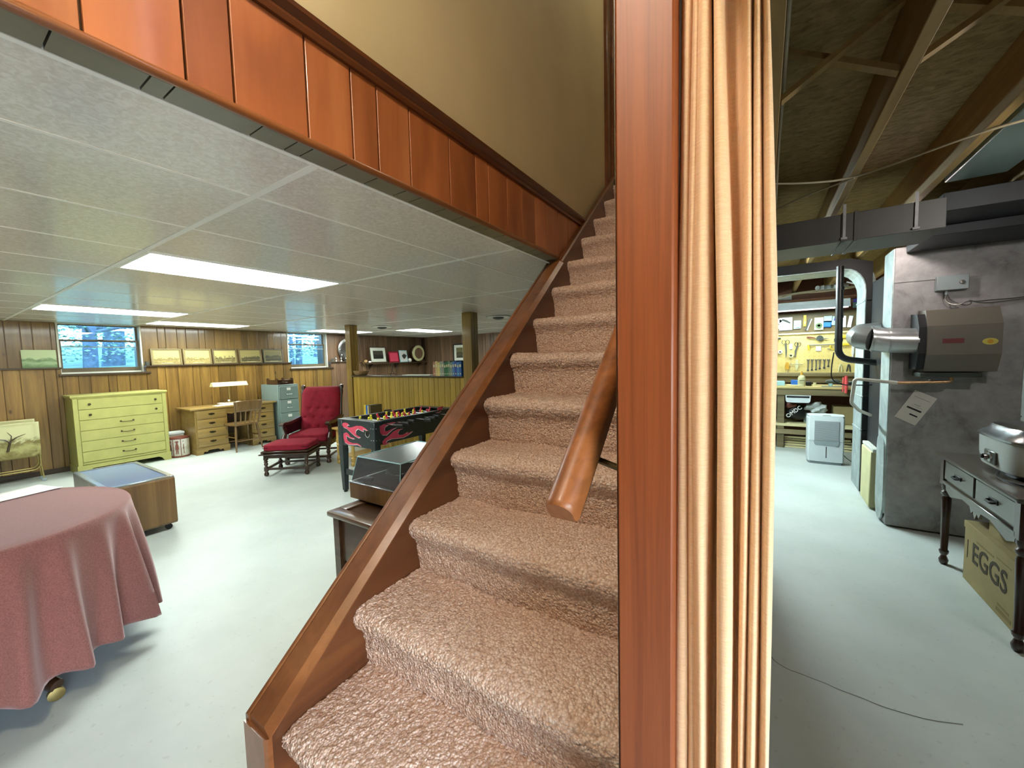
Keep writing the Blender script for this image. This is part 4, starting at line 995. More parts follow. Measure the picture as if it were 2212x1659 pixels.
for f in (fl1, fl2):
    P = [(FX0+.075+x*.00081, FT-.012-(y-520)*.00052) for x, y in f]
    bm = NB(); prism(bm, P, 'y', FY0+.0042, FY0+.006); obj('flame_decal', bm, 'pink_print', t, smooth=False)
    bm = NB(); prism(bm, [(x+.004, z-.006) for x, z in P], 'y', FY0+.0052, FY0+.006); obj('flame_outline', bm, 'white_print', t, smooth=False)
fl3 = [(760, 640), (850, 605), (1000, 610), (1090, 620), (900, 640), (840, 680), (830, 740), (870, 770), (960, 740), (1050, 725), (960, 760), (900, 810), (860, 845), (790, 820), (760, 760)]
fl4 = [(790, 960), (830, 910), (900, 870), (980, 800), (1060, 770), (1150, 780), (1090, 790), (1055, 850), (1080, 900), (1150, 910), (1240, 870), (1190, 910), (1330, 880), (1240, 940), (1150, 970), (1050, 960), (940, 940), (860, 960), (850, 1000), (910, 1000), (850, 1030), (800, 1030)]
fl5 = [(1800, 580), (1880, 560), (1870, 490), (1840, 470), (1990, 450), (1960, 520), (1900, 580)]
for f in (fl3, fl4, fl5):
    P = [(FY0+.09+(x-760)*.00078, FT-.03-(y-590)*.00052) for x, y in f]
    bm = NB(); prism(bm, P, 'x', FX1-.03, FX1-.0282); obj('flame_decal', bm, 'pink_print', t, smooth=False)
    bm = NB(); prism(bm, [(x+.005, z-.005) for x, z in P], 'x', FX1-.03, FX1-.0292); obj('flame_outline', bm, 'white_print', t, smooth=False)
bm = NB(); lathe(bm, [(.034, 0), (.036, .004), (.028, .006), (.026, .0)], (FX1-.115, FY0+.006, .68), 20, Matrix(((1, 0, 0), (0, 0, -1), (0, 1, 0)))); obj('ball_return', bm, 'chrome', t)
bm = NB(); cyl(bm, (FX1-.115, FY0+.0015, .68), (FX1-.115, FY0+.01, .68), .027, n=18); obj('return_hole', bm, 'black', t)
bm = NB()
for y in (FY0+.02, FY0+.055):
    for z in (.52, .62, .74): ball(bm, (FX1-.001, y, z), .005, .4, 1, 1, 8)
for x in (FX1-.055, FX1-.02, FX0+.02):
    for z in (.52, .62, .74): ball(bm, (x, FY0-.001, z), .005, 1, .4, 1, 8)
obj('screws', bm, 'chrome', t)
rodcfg = [('player_yellow', 3), ('player_yellow', 2), ('player_red', 3), ('player_yellow', 5), ('player_red', 5), ('player_yellow', 3), ('player_red', 2), ('player_red', 3)]
for i, (mc, k) in enumerate(rodcfg):
    y = FY0+.16+i*.131; z = .765; bm = NB(); out = FX1+.16-.06*(i % 3); inn = FX0-.10-.04*(i % 2)
    cyl(bm, (inn, y, z), (out, y, z), .0075, n=10); rd = obj('rod', bm, 'chrome', t)
    near = i % 2 == 0
    bm = NB(); lathe(bm, [(.012, 0), (.018, .008), (.0165, .05), (.018, .095), (.010, .105)], (out-.02, y, z), 14, AX); obj('grip', bm, 'black', rd)
    for q in range(k):
        x = FX0+.08+(FX1-FX0-.16)*(q+.5)/k; tl = [-.6, .25, .9, -.2, 1.2, .1, .5, -.8][i]
        bm = NB(); ball(bm, (0, 0, .048), .014, n=8); tube(bm, [(0, 0, .036), (0, 0, .012), (0, 0, -.02), (0, 0, -.062), (0, 0, -.075)], [.009, .016, .013, .009, .012], 8); box(bm, -.011, .011, -.012, .014, -.088, -.07, .003)
        bmesh.ops.transform(bm, matrix=Matrix.Translation((x, y, z)) @ Matrix.Rotation(tl*.5, 4, 'X'), verts=bm.verts[:]); obj('player', bm, mc, rd)

# ------------------------------------------------------------------ record console with turntable
t = root('console_table', 'low brown console table behind the stair stringer', 'console', (-1.67, 1.64, 0))
cx0, cx1, cy0, cy1, cz = -2.06, -1.26, 1.245, 2.05, .585
bm = NB()
for a in ((cx0, cx1, cy0, cy0+.075), (cx0, cx1, cy1-.075, cy1)): box(bm, *a, cz-.03, cz, .008, 2)
for a in ((cx0, cx0+.075, cy0+.075, cy1-.075), (cx1-.075, cx1, cy0+.075, cy1-.075)): box(bm, *a, cz-.03, cz, .008, 2)
obj('top_frame', bm, 'console_wood', t)
bm = NB(); box(bm, cx0+.07, cx1-.07, cy0+.07, cy1-.07, cz-.022, cz-.012); obj('top_inset', bm, 'dark_wood', t, smooth=False)
bm = NB(); box(bm, cx0+.05, cx1-.05, cy0+.04, cy1-.04, .30, cz-.03, .003); obj('body', bm, 'console_wood', t)
for x in (cx0+.05, cx1-.05):
    for y in (cy0+.055, cy1-.055):
        bm = NB(); s = -1 if x < -1.6 else 1
        prism(bm, [(y-.03, 0), (y+.03, 0), (y+.032, cz-.03), (y-.032, cz-.03)], 'x', x-.025, x+.025); obj('leg', bm, 'console_wood', t, smooth=False)
t = root('turntable', 'record turntable with clear dust cover on the console', 'turntable', (-1.9, 1.69, .585))
tx0, tx1, ty0, ty1 = -2.105, -1.66, 1.43, 1.97
bm = NB(); box(bm, tx0, tx1, ty0, ty1, .597, .695, .003); obj('plinth', bm, 'walnut_veneer', t)
bm = NB(); box(bm, tx0-.003, tx1+.003, ty0-.003, ty1+.003, .692, .700, .002); obj('trim', bm, 'aluminium', t)
for x in (tx0+.05, tx1-.05):
    for y in (ty0+.05, ty1-.05): bm = NB(); cyl(bm, (x, y, .5735 if False else .585), (x, y, .598), .02, n=12); obj('foot', bm, 'black', t)
bm = NB(); lathe(bm, [(.0, .722), (.145, .722), (.15, .718), (.15, .706), (.12, .702)], (-1.915, 1.74, 0), 36); obj('platter', bm, 'dark_metal', t)
bm = NB(); lathe(bm, [(.0, .727), (.14, .7265), (.141, .7235), (.0, .7232)], (-1.915, 1.74, 0), 36); obj('mat', bm, 'black', t)
bm = NB(); box(bm, tx0+.03, tx1-.03, ty0+.03, ty1-.03, .699, .704, .002); obj('deck', bm, 'dark_cabinet', t)
bm = NB(); cyl(bm, (-1.73, 1.88, .70), (-1.73, 1.88, .76), .02, n=14); tube(bm, bendpts([(-1.73, 1.92, .757), (-1.73, 1.72, .757), (-1.78, 1.56, .752)], .05), .006, 8); box(bm, -1.80, -1.765, 1.525, 1.57, .742, .754, .003); cyl(bm, (-1.73, 1.93, .757), (-1.73, 1.965, .757), .018, n=12); obj('tonearm', bm, 'chrome', t)
bm = NB(); box(bm, -2.04, -1.96, 1.475, 1.50, .703, .725, .003); cyl(bm, (-1.72, 1.50, .703), (-1.72, 1.50, .73), .022, n=14); obj('controls', bm, 'aluminium', t)
bm = NB(); lo = [(tx0+.01, ty0+.01), (tx1-.01, ty0+.01), (tx1-.01, ty1-.01), (tx0+.01, ty1-.01)]; hi = [(tx0+.035, ty0+.04), (tx1-.03, ty0+.04), (tx1-.03, ty1-.015), (tx0+.035, ty1-.015)]
A = [bm.verts.new((x, y, .702)) for x, y in lo]; B = [bm.verts.new((x, y, .845)) for x, y in hi]; skin(bm, A, B); bm.faces.new(B)
cv = obj('dust_cover', bm, 'smoked_cover', t, smooth=False)
bm = NB(); hh = [(x, y, .845) for x, y in hi]
for a, b in zip(hh, hh[1:]+hh[:1]): tube(bm, [a, b], .0035, 6)
for a, b in zip(hh, [(x, y, .702) for x, y in lo]): tube(bm, [a, b], .0022, 6)
obj('cover_edge', bm, 'light_blue', cv)

# ------------------------------------------------------------------ low wooden cube table with glass top
t = root('cube_table', 'walnut box table on casters with glass inset top', 'table', (-4.83, 1.05, 0))
bx0, bx1, by0, by1 = -5.30, -4.30, .80, 1.235
bm = NB(); prism(bm, chaikin([(bx0, .055), (bx1-.02, .055), (bx1, .075), (bx1, .435), (bx1-.02, .462), (bx0, .462)], 1, True)[0:0] or [(bx0, .055), (bx1-.02, .055), (bx1, .075), (bx1, .45), (bx1-.012, .462), (bx0, .462)], 'y', by0, by1); obj('body', bm, 'walnut_veneer', t)
bm = NB()
for a in ((bx0, bx1-.01, by0, by0+.035), (bx0, bx1-.01, by1-.035, by1), (bx0, bx0+.035, by0+.035, by1-.035), (bx1-.045, bx1-.01, by0+.035, by1-.035)): box(bm, *a, .462, .474, .002)
obj('top_frame', bm, 'aluminium', t)
bm = NB(); box(bm, bx0+.035, bx1-.045, by0+.035, by1-.035, .464, .468); obj('glass_top', bm, 'table_glass', t, smooth=False)
for x in (bx0+.06, bx1-.06):
    for y in (by0+.05, by1-.05):
        bm = NB(); lathe(bm, [(.012, -.012), (.025, -.010), (.025, .010), (.012, .012)], (x, y, .025), 14, AX); cyl(bm, (x, y, .03), (x, y, .056), .008, n=8); obj('caster', bm, 'dark_metal', t)

# ------------------------------------------------------------------ round table and tablecloth
TCX, TCY, TR, TZ = -2.985, .065, .565, .735
t = root('round_table', 'round pedestal table hidden under the dusty red cloth', 'table', (TCX, TCY, 0))
bm = NB(); lathe(bm, [(TR-.01, TZ-.028), (TR, TZ-.02), (TR, TZ-.008), (TR-.01, TZ-.003)], (TCX, TCY, 0), 48); obj('tabletop', bm, 'dark_wood', t)
bm = NB(); lathe(bm, [(.09, .14), (.06, .2), (.045, .4), (.07, .6), (.10, .707)], (TCX, TCY, 0), 20); obj('pedestal', bm, 'dark_wood', t)
for k in range(4):
    a = R(25+90*k); d = Vector((math.cos(a), math.sin(a), 0)); c0 = Vector((TCX, TCY, 0))
    bm = NB(); tube(bm, [c0+d*.06+Vector((0, 0, .22)), c0+d*.25+Vector((0, 0, .16)), c0+d*.42+Vector((0, 0, .085)), c0+d*.50+Vector((0, 0, .065))], [.04, .036, .03, .024], 10); ft = obj('foot', bm, 'dark_wood', t)
    e = c0+d*.49; bm = NB(); lathe(bm, [(.012, -.012), (.027, -.010), (.027, .010), (.012, .012)], (e.x, e.y, .027), 14, AX); cyl(bm, (e.x, e.y, .03), (e.x, e.y, .07), .008, n=8); obj('caster', bm, 'brass', ft)
NA = 220; NV = 34
folds = [(k*2*math.pi/25+random.uniform(-.05, .05), random.uniform(.5, 1.25), random.uniform(.06, .10)) for k in range(25)]
def fold(a):
    s = 0
    for c, amp, wd in folds:
        d = (a-c+math.pi) % (2*math.pi)-math.pi; s += amp*math.exp(-(d/wd)**2)
    return s
FV = [fold(2*math.pi*i/NA) for i in range(NA)]; mx = max(FV); mn = min(FV); FV = [(f-mn)/(mx-mn) for f in FV]
bm = NB(); rows = []
for j in range(8): rows.append([(TR*(j+.02)/8, TZ, 0)]*NA)
prof = [(TR, TZ+.0015), (TR+.008, TZ-.002), (TR+.013, TZ-.010), (TR+.015, TZ-.022)]
V = []
for j in range(8): V.append([bm.verts.new((TCX+TR*(j+.03)/8*math.cos(2*math.pi*i/NA), TCY+TR*(j+.03)/8*math.sin(2*math.pi*i/NA), TZ+.002)) for i in range(NA)])
for r_, z_ in prof: V.append([bm.verts.new((TCX+r_*math.cos(2*math.pi*i/NA), TCY+r_*math.sin(2*math.pi*i/NA), z_)) for i in range(NA)])
for j in range(1, NV+1):
    v = j/NV; row = []
    for i in range(NA):
        a = 2*math.pi*i/NA; f = FV[i]; amp = .13*v**.65
        r_ = TR+.015+.03*v+amp*(f-.3)*1.0+.006*math.sin(a*31+v*3)*v; aa = a+.02*math.sin(v*3+i*.3)*v
        z_ = TZ-.022-v*(.555+.03*f)
        row.append(bm.verts.new((TCX+r_*math.cos(aa), TCY+r_*math.sin(aa), z_)))
    V.append(row)
for j in range(len(V)-1):
    for i in range(NA): bm.faces.new((V[j][i], V[j][(i+1) % NA], V[j+1][(i+1) % NA], V[j+1][i]))
bm.faces.new(list(reversed(V[0])))
o = thing('tablecloth', bm, 'tablecloth_cotton', 'dusty red cloth draped over the round table', 'tablecloth', ang=80)
md = o.modifiers.new('t', 'SOLIDIFY'); md.thickness = .0015; md.offset = 1
for k, (x, y, a, lb) in enumerate(((-3.43, .30, .3, 'white sheet of paper at the back edge of the tablecloth'), (-3.30, -.06, -.2, 'folded white leaflet on the tablecloth by the left edge'))):
    bm = NB(); grid(bm, lambda u, v: ((u-.5)*.21, (v-.5)*.28, .004+.012*(u-.5)**2), 6, 6); bmesh.ops.transform(bm, matrix=Matrix.Translation((x, y, TZ+.004)) @ Matrix.Rotation(a, 4, 'Z'), verts=bm.verts[:])
    o = thing('paper_sheet', bm, 'paper', lb, 'paper', 'papers on the tablecloth'); md = o.modifiers.new('t', 'SOLIDIFY'); md.thickness = .001

# ------------------------------------------------------------------ back area: things on ledge and shelf
bx = -4.06
cols = [((168, 110, 84), .026), ((206, 176, 120), .028), ((216, 196, 110), .024), ((150, 160, 140), .020), ((140, 146, 136), .026), ((44, 96, 56), .022), ((28, 104, 62), .024), ((96, 128, 96), .020), ((120, 140, 130), .024), ((74, 120, 170), .024), ((40, 70, 150), .026), ((60, 130, 190), .022), ((30, 90, 160), .026)]
bn = ['terracotta', 'tan', 'pale yellow', 'sage grey', 'grey-brown', 'dark green', 'bright green', 'olive green', 'grey-green', 'steel blue', 'navy blue', 'sky blue', 'deep blue']
bx = -4.05
for k, ((c, w), nm) in enumerate(zip(cols, bn)):
    plain('cover_%d' % k, c, .5, var=.06); hgt = .205+.01*math.sin(k*2.1); w *= 1.72
    t = root('book', '%s hardback in the row on the partition ledge' % nm, 'book', (bx+w/2, 4.27, 1.185), group='books on the partition ledge')
    bm = NB(); box(bm, bx, bx+.003, 4.20, 4.34, 1.185, 1.185+hgt); box(bm, bx+w-.004, bx+w-.001, 4.20, 4.34, 1.185, 1.185+hgt); box(bm, bx+.003, bx+w-.004, 4.20, 4.203, 1.185, 1.185+hgt); obj('cover', bm, 'cover_%d' % k, t, smooth=False)
    bm = NB(); box(bm, bx+.003, bx+w-.004, 4.203, 4.336, 1.188, 1.185+hgt-.005); obj('pages', bm, 'paper', t, smooth=False)
    bm = NB(); box(bm, bx+w*.2, bx+w*.8, 4.1990, 4.2, 1.185+hgt*.62, 1.185+hgt*.80); box(bm, bx+w*.3, bx+w*.7, 4.1990, 4.2, 1.185+hgt*.12, 1.185+hgt*.2); obj('spine_title', bm, 'cream', t, smooth=False)
    bx += w
bm = NB(); box(bm, -4.72, -4.14, 4.21, 4.33, 1.185, 1.20, .003); thing('white_magazine', bm, 'white_paint', 'flat white magazine lying on the partition ledge', 'magazine')
t = root('wicker_basket', 'small wicker basket with hoop handle on the ledge', 'basket', (-5.80, 4.28, 1.185))
bm = NB(); lathe(bm, [(.07, 1.186), (.10, 1.20), (.125, 1.24), (.13, 1.265), (.122, 1.265), (.09, 1.205), (.02, 1.2)], (-5.80, 4.28, 0), 24); obj('bowl', bm, 'basket', t)
bm = NB(); tube(bm, [(-5.80+.125*math.cos(a), 4.28, 1.255+.17*math.sin(a)) for a in [math.pi*i/16 for i in range(17)]], .006, 8); obj('handle', bm, 'basket', t)
t = root('wire_easel', 'thin black wire easel standing on the ledge', 'easel', (-4.95, 4.28, 1.185))
bm = NB(); tube(bm, [(-5.03, 4.25, 1.187), (-4.97, 4.28, 1.385)], .004, 6); tube(bm, [(-4.88, 4.25, 1.187), (-4.90, 4.28, 1.385)], .004, 6); tube(bm, [(-5.0, 4.25, 1.28), (-4.955, 4.29, 1.187)], .004, 6); tube(bm, [(-5.06, 4.24, 1.215), (-4.90, 4.24, 1.215)], .004, 6); obj('wires', bm, 'dark_metal', t)
# shelf on the left wall in the back area
t = root('wall_shelf', 'long dark shelf on the far panelling holding frames', 'shelf', (-8.12, 6.9, 1.36))
bm = NB(); box(bm, -8.10, -7.88, 5.98, 7.98, 1.355, 1.38, .004); obj('board', bm, 'ledge_wood', t)
for y in (6.2, 7.0, 7.8): bm = NB(); prism(bm, [(-8.10, 1.355), (-7.92, 1.355), (-8.10, 1.22)], 'y', y-.008, y+.008); obj('bracket', bm, 'ledge_wood', t, smooth=False)
framed('framed_photo', 6.20, 6.70, 1.38, 1.78, -8.03, 'ledge_wood', 'dark_photo', 'white-mounted dark photograph in brown frame on the shelf', .025, .05, None, .075)
framed('red_picture', 6.74, 7.06, 1.38, 1.655, -7.99, 'red_velvet', 'pink_print', 'red and white printed box lid on the shelf', .03, .04)
card_ = framed('white_card', 7.06, 7.32, 1.38, 1.69, -7.95, 'light_blue', 'white_print', 'white card with dark crest on the shelf', .02, .05)
bm = NB(); M = FACE_NX((-7.939, 7.19, 1.53)); ball(bm, (-7.945, 7.19, 1.55), .05, .08, .8, 1, 10); prism(bm, [(7.11, 1.55), (7.15, 1.58), (7.19, 1.53), (7.23, 1.58), (7.27, 1.55), (7.21, 1.47), (7.17, 1.47)], 'x', -7.947, -7.940); obj('crest', bm, 'dark_tool', card_, label='dark crest emblem')
bm = NB(); ball(bm, (-7.97, 7.40, 1.43), .052, n=16); lathe(bm, [(.03, 1.38), (.035, 1.386), (.02, 1.392)], (-7.97, 7.40, 0), 14); thing('white_ball', bm, 'white_print', 'white ball ornament beside the card on the shelf', 'ornament')
t = root('round_plaque', 'round wooden plaque with pale rim at the shelf end', 'plaque', (-8.0, 7.78, 1.38))
Mx = AX
bm = NB(); lathe(bm, [(.20, -.10), (.225, -.08), (.225, .02), (.20, .04)], (-8.0, 7.72, 1.61), 36, AX); obj('drum', bm, 'dark_wood', t)
bm = NB(); lathe(bm, [(.215, .03), (.215, .045), (.15, .05), (.15, .03)], (-8.0, 7.72, 1.61), 36, AX); obj('rim', bm, 'cream', t)
bm = NB(); lathe(bm, [(.15, .04), (.15, .047), (.05, .052), (.0, .052)], (-8.0, 7.72, 1.61), 30, AX); obj('relief', bm, 'walnut_panel', t)
t = root('shell_ornament', 'small shells and pebbles at the shelf start', 'ornament', (-7.98, 6.08, 1.38))
bm = NB(); ball(bm, (-7.98, 6.03, 1.42), .045, 1, 1, .9, 10); obj('shell', bm, 'basket', t)
bm = NB(); ball(bm, (-7.95, 6.12, 1.405), .03, 1, 1.3, .8, 10); obj('pebble', bm, 'white_print', t)
# picture on far wall
t = root('far_picture', 'tall white-mounted dark framed picture on the far wall', 'picture', (-6.8, 8.07, 1.36))
bm = NB(); box(bm, -7.02, -6.99, 8.06, 8.085, 1.36, 1.83, .003); box(bm, -6.61, -6.58, 8.06, 8.085, 1.36, 1.83, .003); box(bm, -6.99, -6.61, 8.06, 8.085, 1.36, 1.39, .003); box(bm, -6.99, -6.61, 8.06, 8.085, 1.80, 1.83, .003); obj('frame', bm, 'black', t)
bm = NB(); box(bm, -6.99, -6.61, 8.075, 8.08, 1.39, 1.80); obj('mount', bm, 'white_paint', t, smooth=False)
bm = NB(); box(bm, -6.91, -6.69, 8.070, 8.075, 1.46, 1.73); obj('print', bm, 'print_dusk', t, smooth=False)
# silver plate and little things on the ledge past the small window
t = root('silver_plate', 'large round silver plate leaning past the small window', 'plate', (-8.15, 5.60, 1.44))
bm = NB(); lathe(bm, [(.0, -.004), (.17, -.004), (.26, .012), (.27, .016), (.262, .018), (.17, .004), (.0, .004)], (-8.165, 5.70, 1.70), 40, AX); obj('dish', bm, 'silver', t)
for k in range(10):
    a = 2*math.pi*k/10; bm = NB(); ball(bm, (-8.155, 5.70+.215*math.cos(a), 1.70+.215*math.sin(a)), .028, .3, 1, 1, 8); obj('boss', bm, 'silver', t)
for k, (y, lb) in enumerate(((5.33, 'small silver figure left on the ledge by the plate'), (5.46, 'small silver figure right on the ledge by the plate'))):
    bm = NB(); lathe(bm, [(.03, 1.44), (.028, 1.45), (.01, 1.47), (.022, 1.50), (.012, 1.53), (.016, 1.545), (.004, 1.56)], (-8.10, y, 0), 12); thing('silver_figure', bm, 'silver', lb, 'figurine', 'silver figures on the ledge')
# ceiling diffusers
for x, y, lb in ((-5.95, 4.88, 'round ceiling vent near the left partition post'), (-3.42, 5.0, 'round ceiling vent near the right partition post')):
    t = root('ceiling_vent', lb, 'vent', (x, y, H), group='round ceiling vents')
    bm = NB(); lathe(bm, [(.19, H-.004), (.185, H-.012), (.10, H-.016), (.09, H-.004)], (x, y, 0), 28); obj('plate', bm, 'tee_bar', t)
    bm = NB(); lathe(bm, [(.085, H-.012), (.08, H-.03), (.04, H-.045), (.0, H-.048)], (x, y, 0), 24); obj('cone', bm, 'dark_tool', t)
# baseboards
bm = NB(); box(bm, XW, XW+.012, -2.2, 4.2, 0, .07, .003); struct('baseboard_left', bm, 'ledge_wood')

# ================================================================== utility room
# joists overhead with cross bridging
js = root('ceiling_joists', kind='structure', loc=(.5, 4, 2.31))
for x in (-.78, -.39, .0, .362, .755, 1.15, 1.55, 1.95):
    bm = NB(); box(bm, x, x+.038, .70 if x > -.1 else 3.67, 7.6, 2.31, 2.53, .002); obj('joist', bm, 'joist_wood', js, smooth=False)
def strut(a, b, w=.036, th=.018):
    bm = NB(); a, b = Vector(a), Vector(b); d = (b-a).normalized(); u = Vector((0, 1, 0)); v = d.cross(u).normalized()
    A = [bm.verts.new(a+u*p*w/2+v*q*th/2) for p, q in ((-1, -1), (1, -1), (1, 1), (-1, 1))]; B = [bm.verts.new(b+u*p*w/2+v*q*th/2) for p, q in ((-1, -1), (1, -1), (1, 1), (-1, 1))]
    bm.faces.new(A); bm.faces.new(list(reversed(B))); skin(bm, A, B); return bm
for xa, xb in ((.038, .362), (.40, .755), (.793, 1.15)):
    for y, p, q in ((1.79, 2.325, 2.52), (1.83, 2.52, 2.325)):
        obj('bridging', strut((xa, y, p), (xb, y, q)), 'joist_wood', js, smooth=False)
bm = NB(); box(bm, .58, .62, .9, 1.98, 2.49, 2.53); obj('nailer', bm, 'joist_wood', js, smooth=False)
# cables stapled across the joists
def cable(pts, r, mt, label, k=3):
    bm = NB(); tube(bm, chaikin(pts, k), r, 8); return thing('cable', bm, mt, label, 'cable', 'cables along the joists')
cable([(.04, 2.55, 2.30), (.18, 2.6, 2.285), (.36, 2.72, 2.30), (.55, 2.55, 2.285), (.76, 2.45, 2.30), (1.0, 2.4, 2.295), (1.3, 2.3, 2.30)], .005, 'cable', 'white cable sagging across three joists above the duct')
cable([(.04, 3.0, 2.295), (.2, 2.8, 2.29), (.38, 2.7, 2.296)], .005, 'cable', 'second cable branching at the middle joist')
cable([(.045, 1.2, 2.36), (.05, 1.8, 2.40), (.047, 2.4, 2.36), (.052, 2.9, 2.34), (.05, 3.15, 2.33)], .006, 'cable', 'cable running along the joist next to the curtain')
cable([(.80, 2.2, 2.30), (.95, 2.25, 2.27), (1.08, 2.5, 2.29), (1.4, 2.5, 2.3)], .011, 'pvc', 'thick pale cable curving at the upper right')
# trunk duct
t = root('trunk_duct', 'rectangular sheet metal trunk duct crossing under the joists', 'duct', (.4, 3.4, 2.085))
bm = NB(); box(bm, -.11, .85, 3.20, 3.60, 2.09, 2.255, .003); obj('body', bm, 'trunk_metal', t)
for x0, x1 in ((.395, .40), (.455, .462)):
    bm = NB(); box(bm, x0, x1+.012, 3.194, 3.606, 2.084, 2.261, .002); obj('seam', bm, 'trunk_metal', t)
for x in (.402, .72):
    bm = NB(); box(bm, x, x+.014, 3.190, 3.195, 2.105, 2.31); box(bm, x-.008, x+.022, 3.188, 3.195, 2.10, 2.112); obj('hanger_strap', bm, 'galvanised', t, smooth=False)
bm = NB(); box(bm, .86, 2.19, 3.30, 4.16, 2.20, 2.305, .003); box(bm, .90, 2.19, 3.66, 4.16, 2.14, 2.2, .003); thing('supply_plenum', bm, 'duct_dark', 'wide dark plenum joining the trunk duct above the furnace', 'duct')
bm = NB(); box(bm, .86, 1.10, 1.7, 3.3, 2.36, 2.50, .004); thing('joist_duct', bm, 'painted_steel', 'grey duct running between joists at the upper right', 'duct')
# furnace
t = root('furnace', 'tall galvanised furnace casing facing the camera', 'furnace', (1.25, 4.6, 0))
bm = NB(); box(bm, .845, 1.52, 4.185, 4.50, .012, 2.19, .004); obj('front_casing', bm, 'galvanised', t)
bm = NB(); box(bm, .843, 1.522, 4.180, 4.187, .925, .935); obj('seam', bm, 'galvanised', t, smooth=False); bm = NB(); box(bm, .843, 1.522, 4.179, 4.187, 1.925, 1.94); obj('seam', bm, 'galvanised', t, smooth=False)
bm = NB(); box(bm, .836, .846, 4.19, 4.44, .10, 2.185, .002); obj('corner_strip', bm, 'duct_bright', t)
bm = NB(); prism(bm, chaikin([(4.19, .02), (4.44, .02), (4.44, .6), (4.40, .72), (4.22, .70), (4.19, .55)], 2, True), 'x', .826, .838); obj('base_flap', bm, 'duct_bright', t)
bm = NB(); box(bm, .865, 1.52, 4.50, 5.02, .012, 2.05, .004); obj('cabinet', bm, 'dark_cabinet', t)
bm = NB(); box(bm, .81, .865, 4.56, 4.92, .02, .52, .006); obj('filter_door', bm, 'cream', t)
bm = NB(); box(bm, .82, .865, 4.53, 4.95, .52, .55, .004); obj('door_lip', bm, 'white_paint', t)
# return duct with elbow at the side
t = root('return_duct', 'bright return duct bending down left of the furnace', 'duct', (.95, 5.3, 0))
bm = NB(); yy0, yy1 = 5.05, 5.45
o1 = [(-.3, 2.30), (.70, 2.30)]+[(.70+.195*math.sin(a), 2.02+.28*math.cos(a)) for a in [math.pi/2*i/8 for i in range(1, 9)]]+[(.895, 0.02)]
i1 = [(.82, 0.02), (.82, 1.98)]+[(.66+.16*math.cos(a), 1.98+.225*math.sin(a)) for a in [math.pi/2*i/6 for i in range(1, 7)]]+[(-.3, 2.205)]
prism(bm, o1+i1, 'y', yy0, yy1); obj('elbow', bm, 'duct_bright', t, smooth=False)
bm = NB(); o2 = [(-.3, 2.305), (.70, 2.305), (.868, 2.25), (.868, .02)]; i2 = [(.826, .02)]+[(x+.006, z+.006) for x, z in i1[1:-1]]+[(-.3, 2.211)]; prism(bm, o2+i2, 'y', yy0-.006, yy0-.001); obj('shade_facing', bm, 'black', t, smooth=False)  # black sheet paints the shade on the duct's galvanised front
for z in (1.88, .95, .62):
    bm = NB(); box(bm, .814, .90, yy0-.006, yy1+.006, z, z+.018, .003); obj('collar', bm, 'duct_bright', t)
# black vent pipe
t = root('vent_pipe', 'black plastic pipe dropping and turning toward the furnace', 'pipe', (.6, 4.8, 1.3))
bm = NB(); tube(bm, bendpts([(.595, 4.80, 2.2), (.60, 4.80, 1.34), (.865, 4.80, 1.30)], .10, 8), .029, 14); obj('pipe', bm, 'black', t)
for z in (1.98, 1.72, 1.50): bm = NB(); cyl(bm, (.598, 4.80, z), (.598, 4.80, z+.03), .033, n=14); obj('coupling', bm, 'black', t)
bm = NB(); tube(bm, chaikin([(.57, 4.82, 1.40), (.555, 4.83, 1.25), (.56, 4.84, 1.14), (.62, 4.85, 1.09), (.75, 4.86, 1.085), (.86, 4.87, 1.09)], 2), .005, 8); thing('drain_hose', bm, 'dark_metal', 'thin dark hose looping below the black pipe', 'hose')
# humidifier on furnace with bypass pipe
t = root('humidifier', 'grey-brown humidifier mounted on the furnace front', 'humidifier', (1.17, 4.06, 1.2))
yb, yf = 4.183, 3.96
bm = NB(); prism(bm, [(yb, 1.70), (yf+.06, 1.69), (yf, 1.575), (yf, 1.37), (yf+.05, 1.25), (yb, 1.24)], 'x', .985, 1.34); obj('body', bm, 'humid_paint', t, smooth=False)
bm = NB(); prism(bm, [(yb, 1.675), (yf+.075, 1.665), (yf+.02, 1.57), (yf+.02, 1.38), (yf+.06, 1.265), (yb, 1.26)], 'x', .945, .986); obj('end_cover', bm, 'dark_cabinet', t, smooth=False)
bm = NB(); box(bm, .965, 1.27, 4.0, 4.18, 1.21, 1.242, .004); obj('drain_pan', bm, 'dark_tool', t)
plain('maroon_badge', (110, 48, 48), .5, var=.05); plain('yellow_badge', (206, 196, 90), .5, var=.06)
bm = NB(); box(bm, 1.06, 1.165, yf-.0015, yf, 1.45, 1.482); obj('badge', bm, 'maroon_badge', t, smooth=False, label='dark red name badge')
bm = NB(); lathe(bm, [(.0, 0), (.036, 0), (.036, .0015), (.0, .0015)], (1.285, yf-.0016, 1.455), 24, AY); bmesh.ops.scale(bm, vec=(1, 1, .62), space=Matrix.Translation((-1.285, 0, -1.455)), verts=bm.verts[:]); obj('sticker', bm, 'yellow_badge', t, label='yellow oval sticker')
bm = NB(); lathe(bm, [(.0, 0), (.014, 0), (.014, .001), (.0, .001)], (1.285, yf-.0026, 1.455), 16, AY); obj('sticker_mark', bm, 'orange_item', t)
t = root('bypass_pipe', 'galvanised round pipe joining humidifier to the return duct', 'pipe', (.75, 4.2, 1.4))
bm = NB(); pp = [(.952, 4.07, 1.475), (.80, 4.07, 1.485), (.71, 4.08, 1.50), (.645, 4.14, 1.52), (.66, 4.27, 1.545), (.83, 4.62, 1.56)]
tube(bm, pp[:3], .092, 24); obj('collar', bm, 'pipe_metal', t)
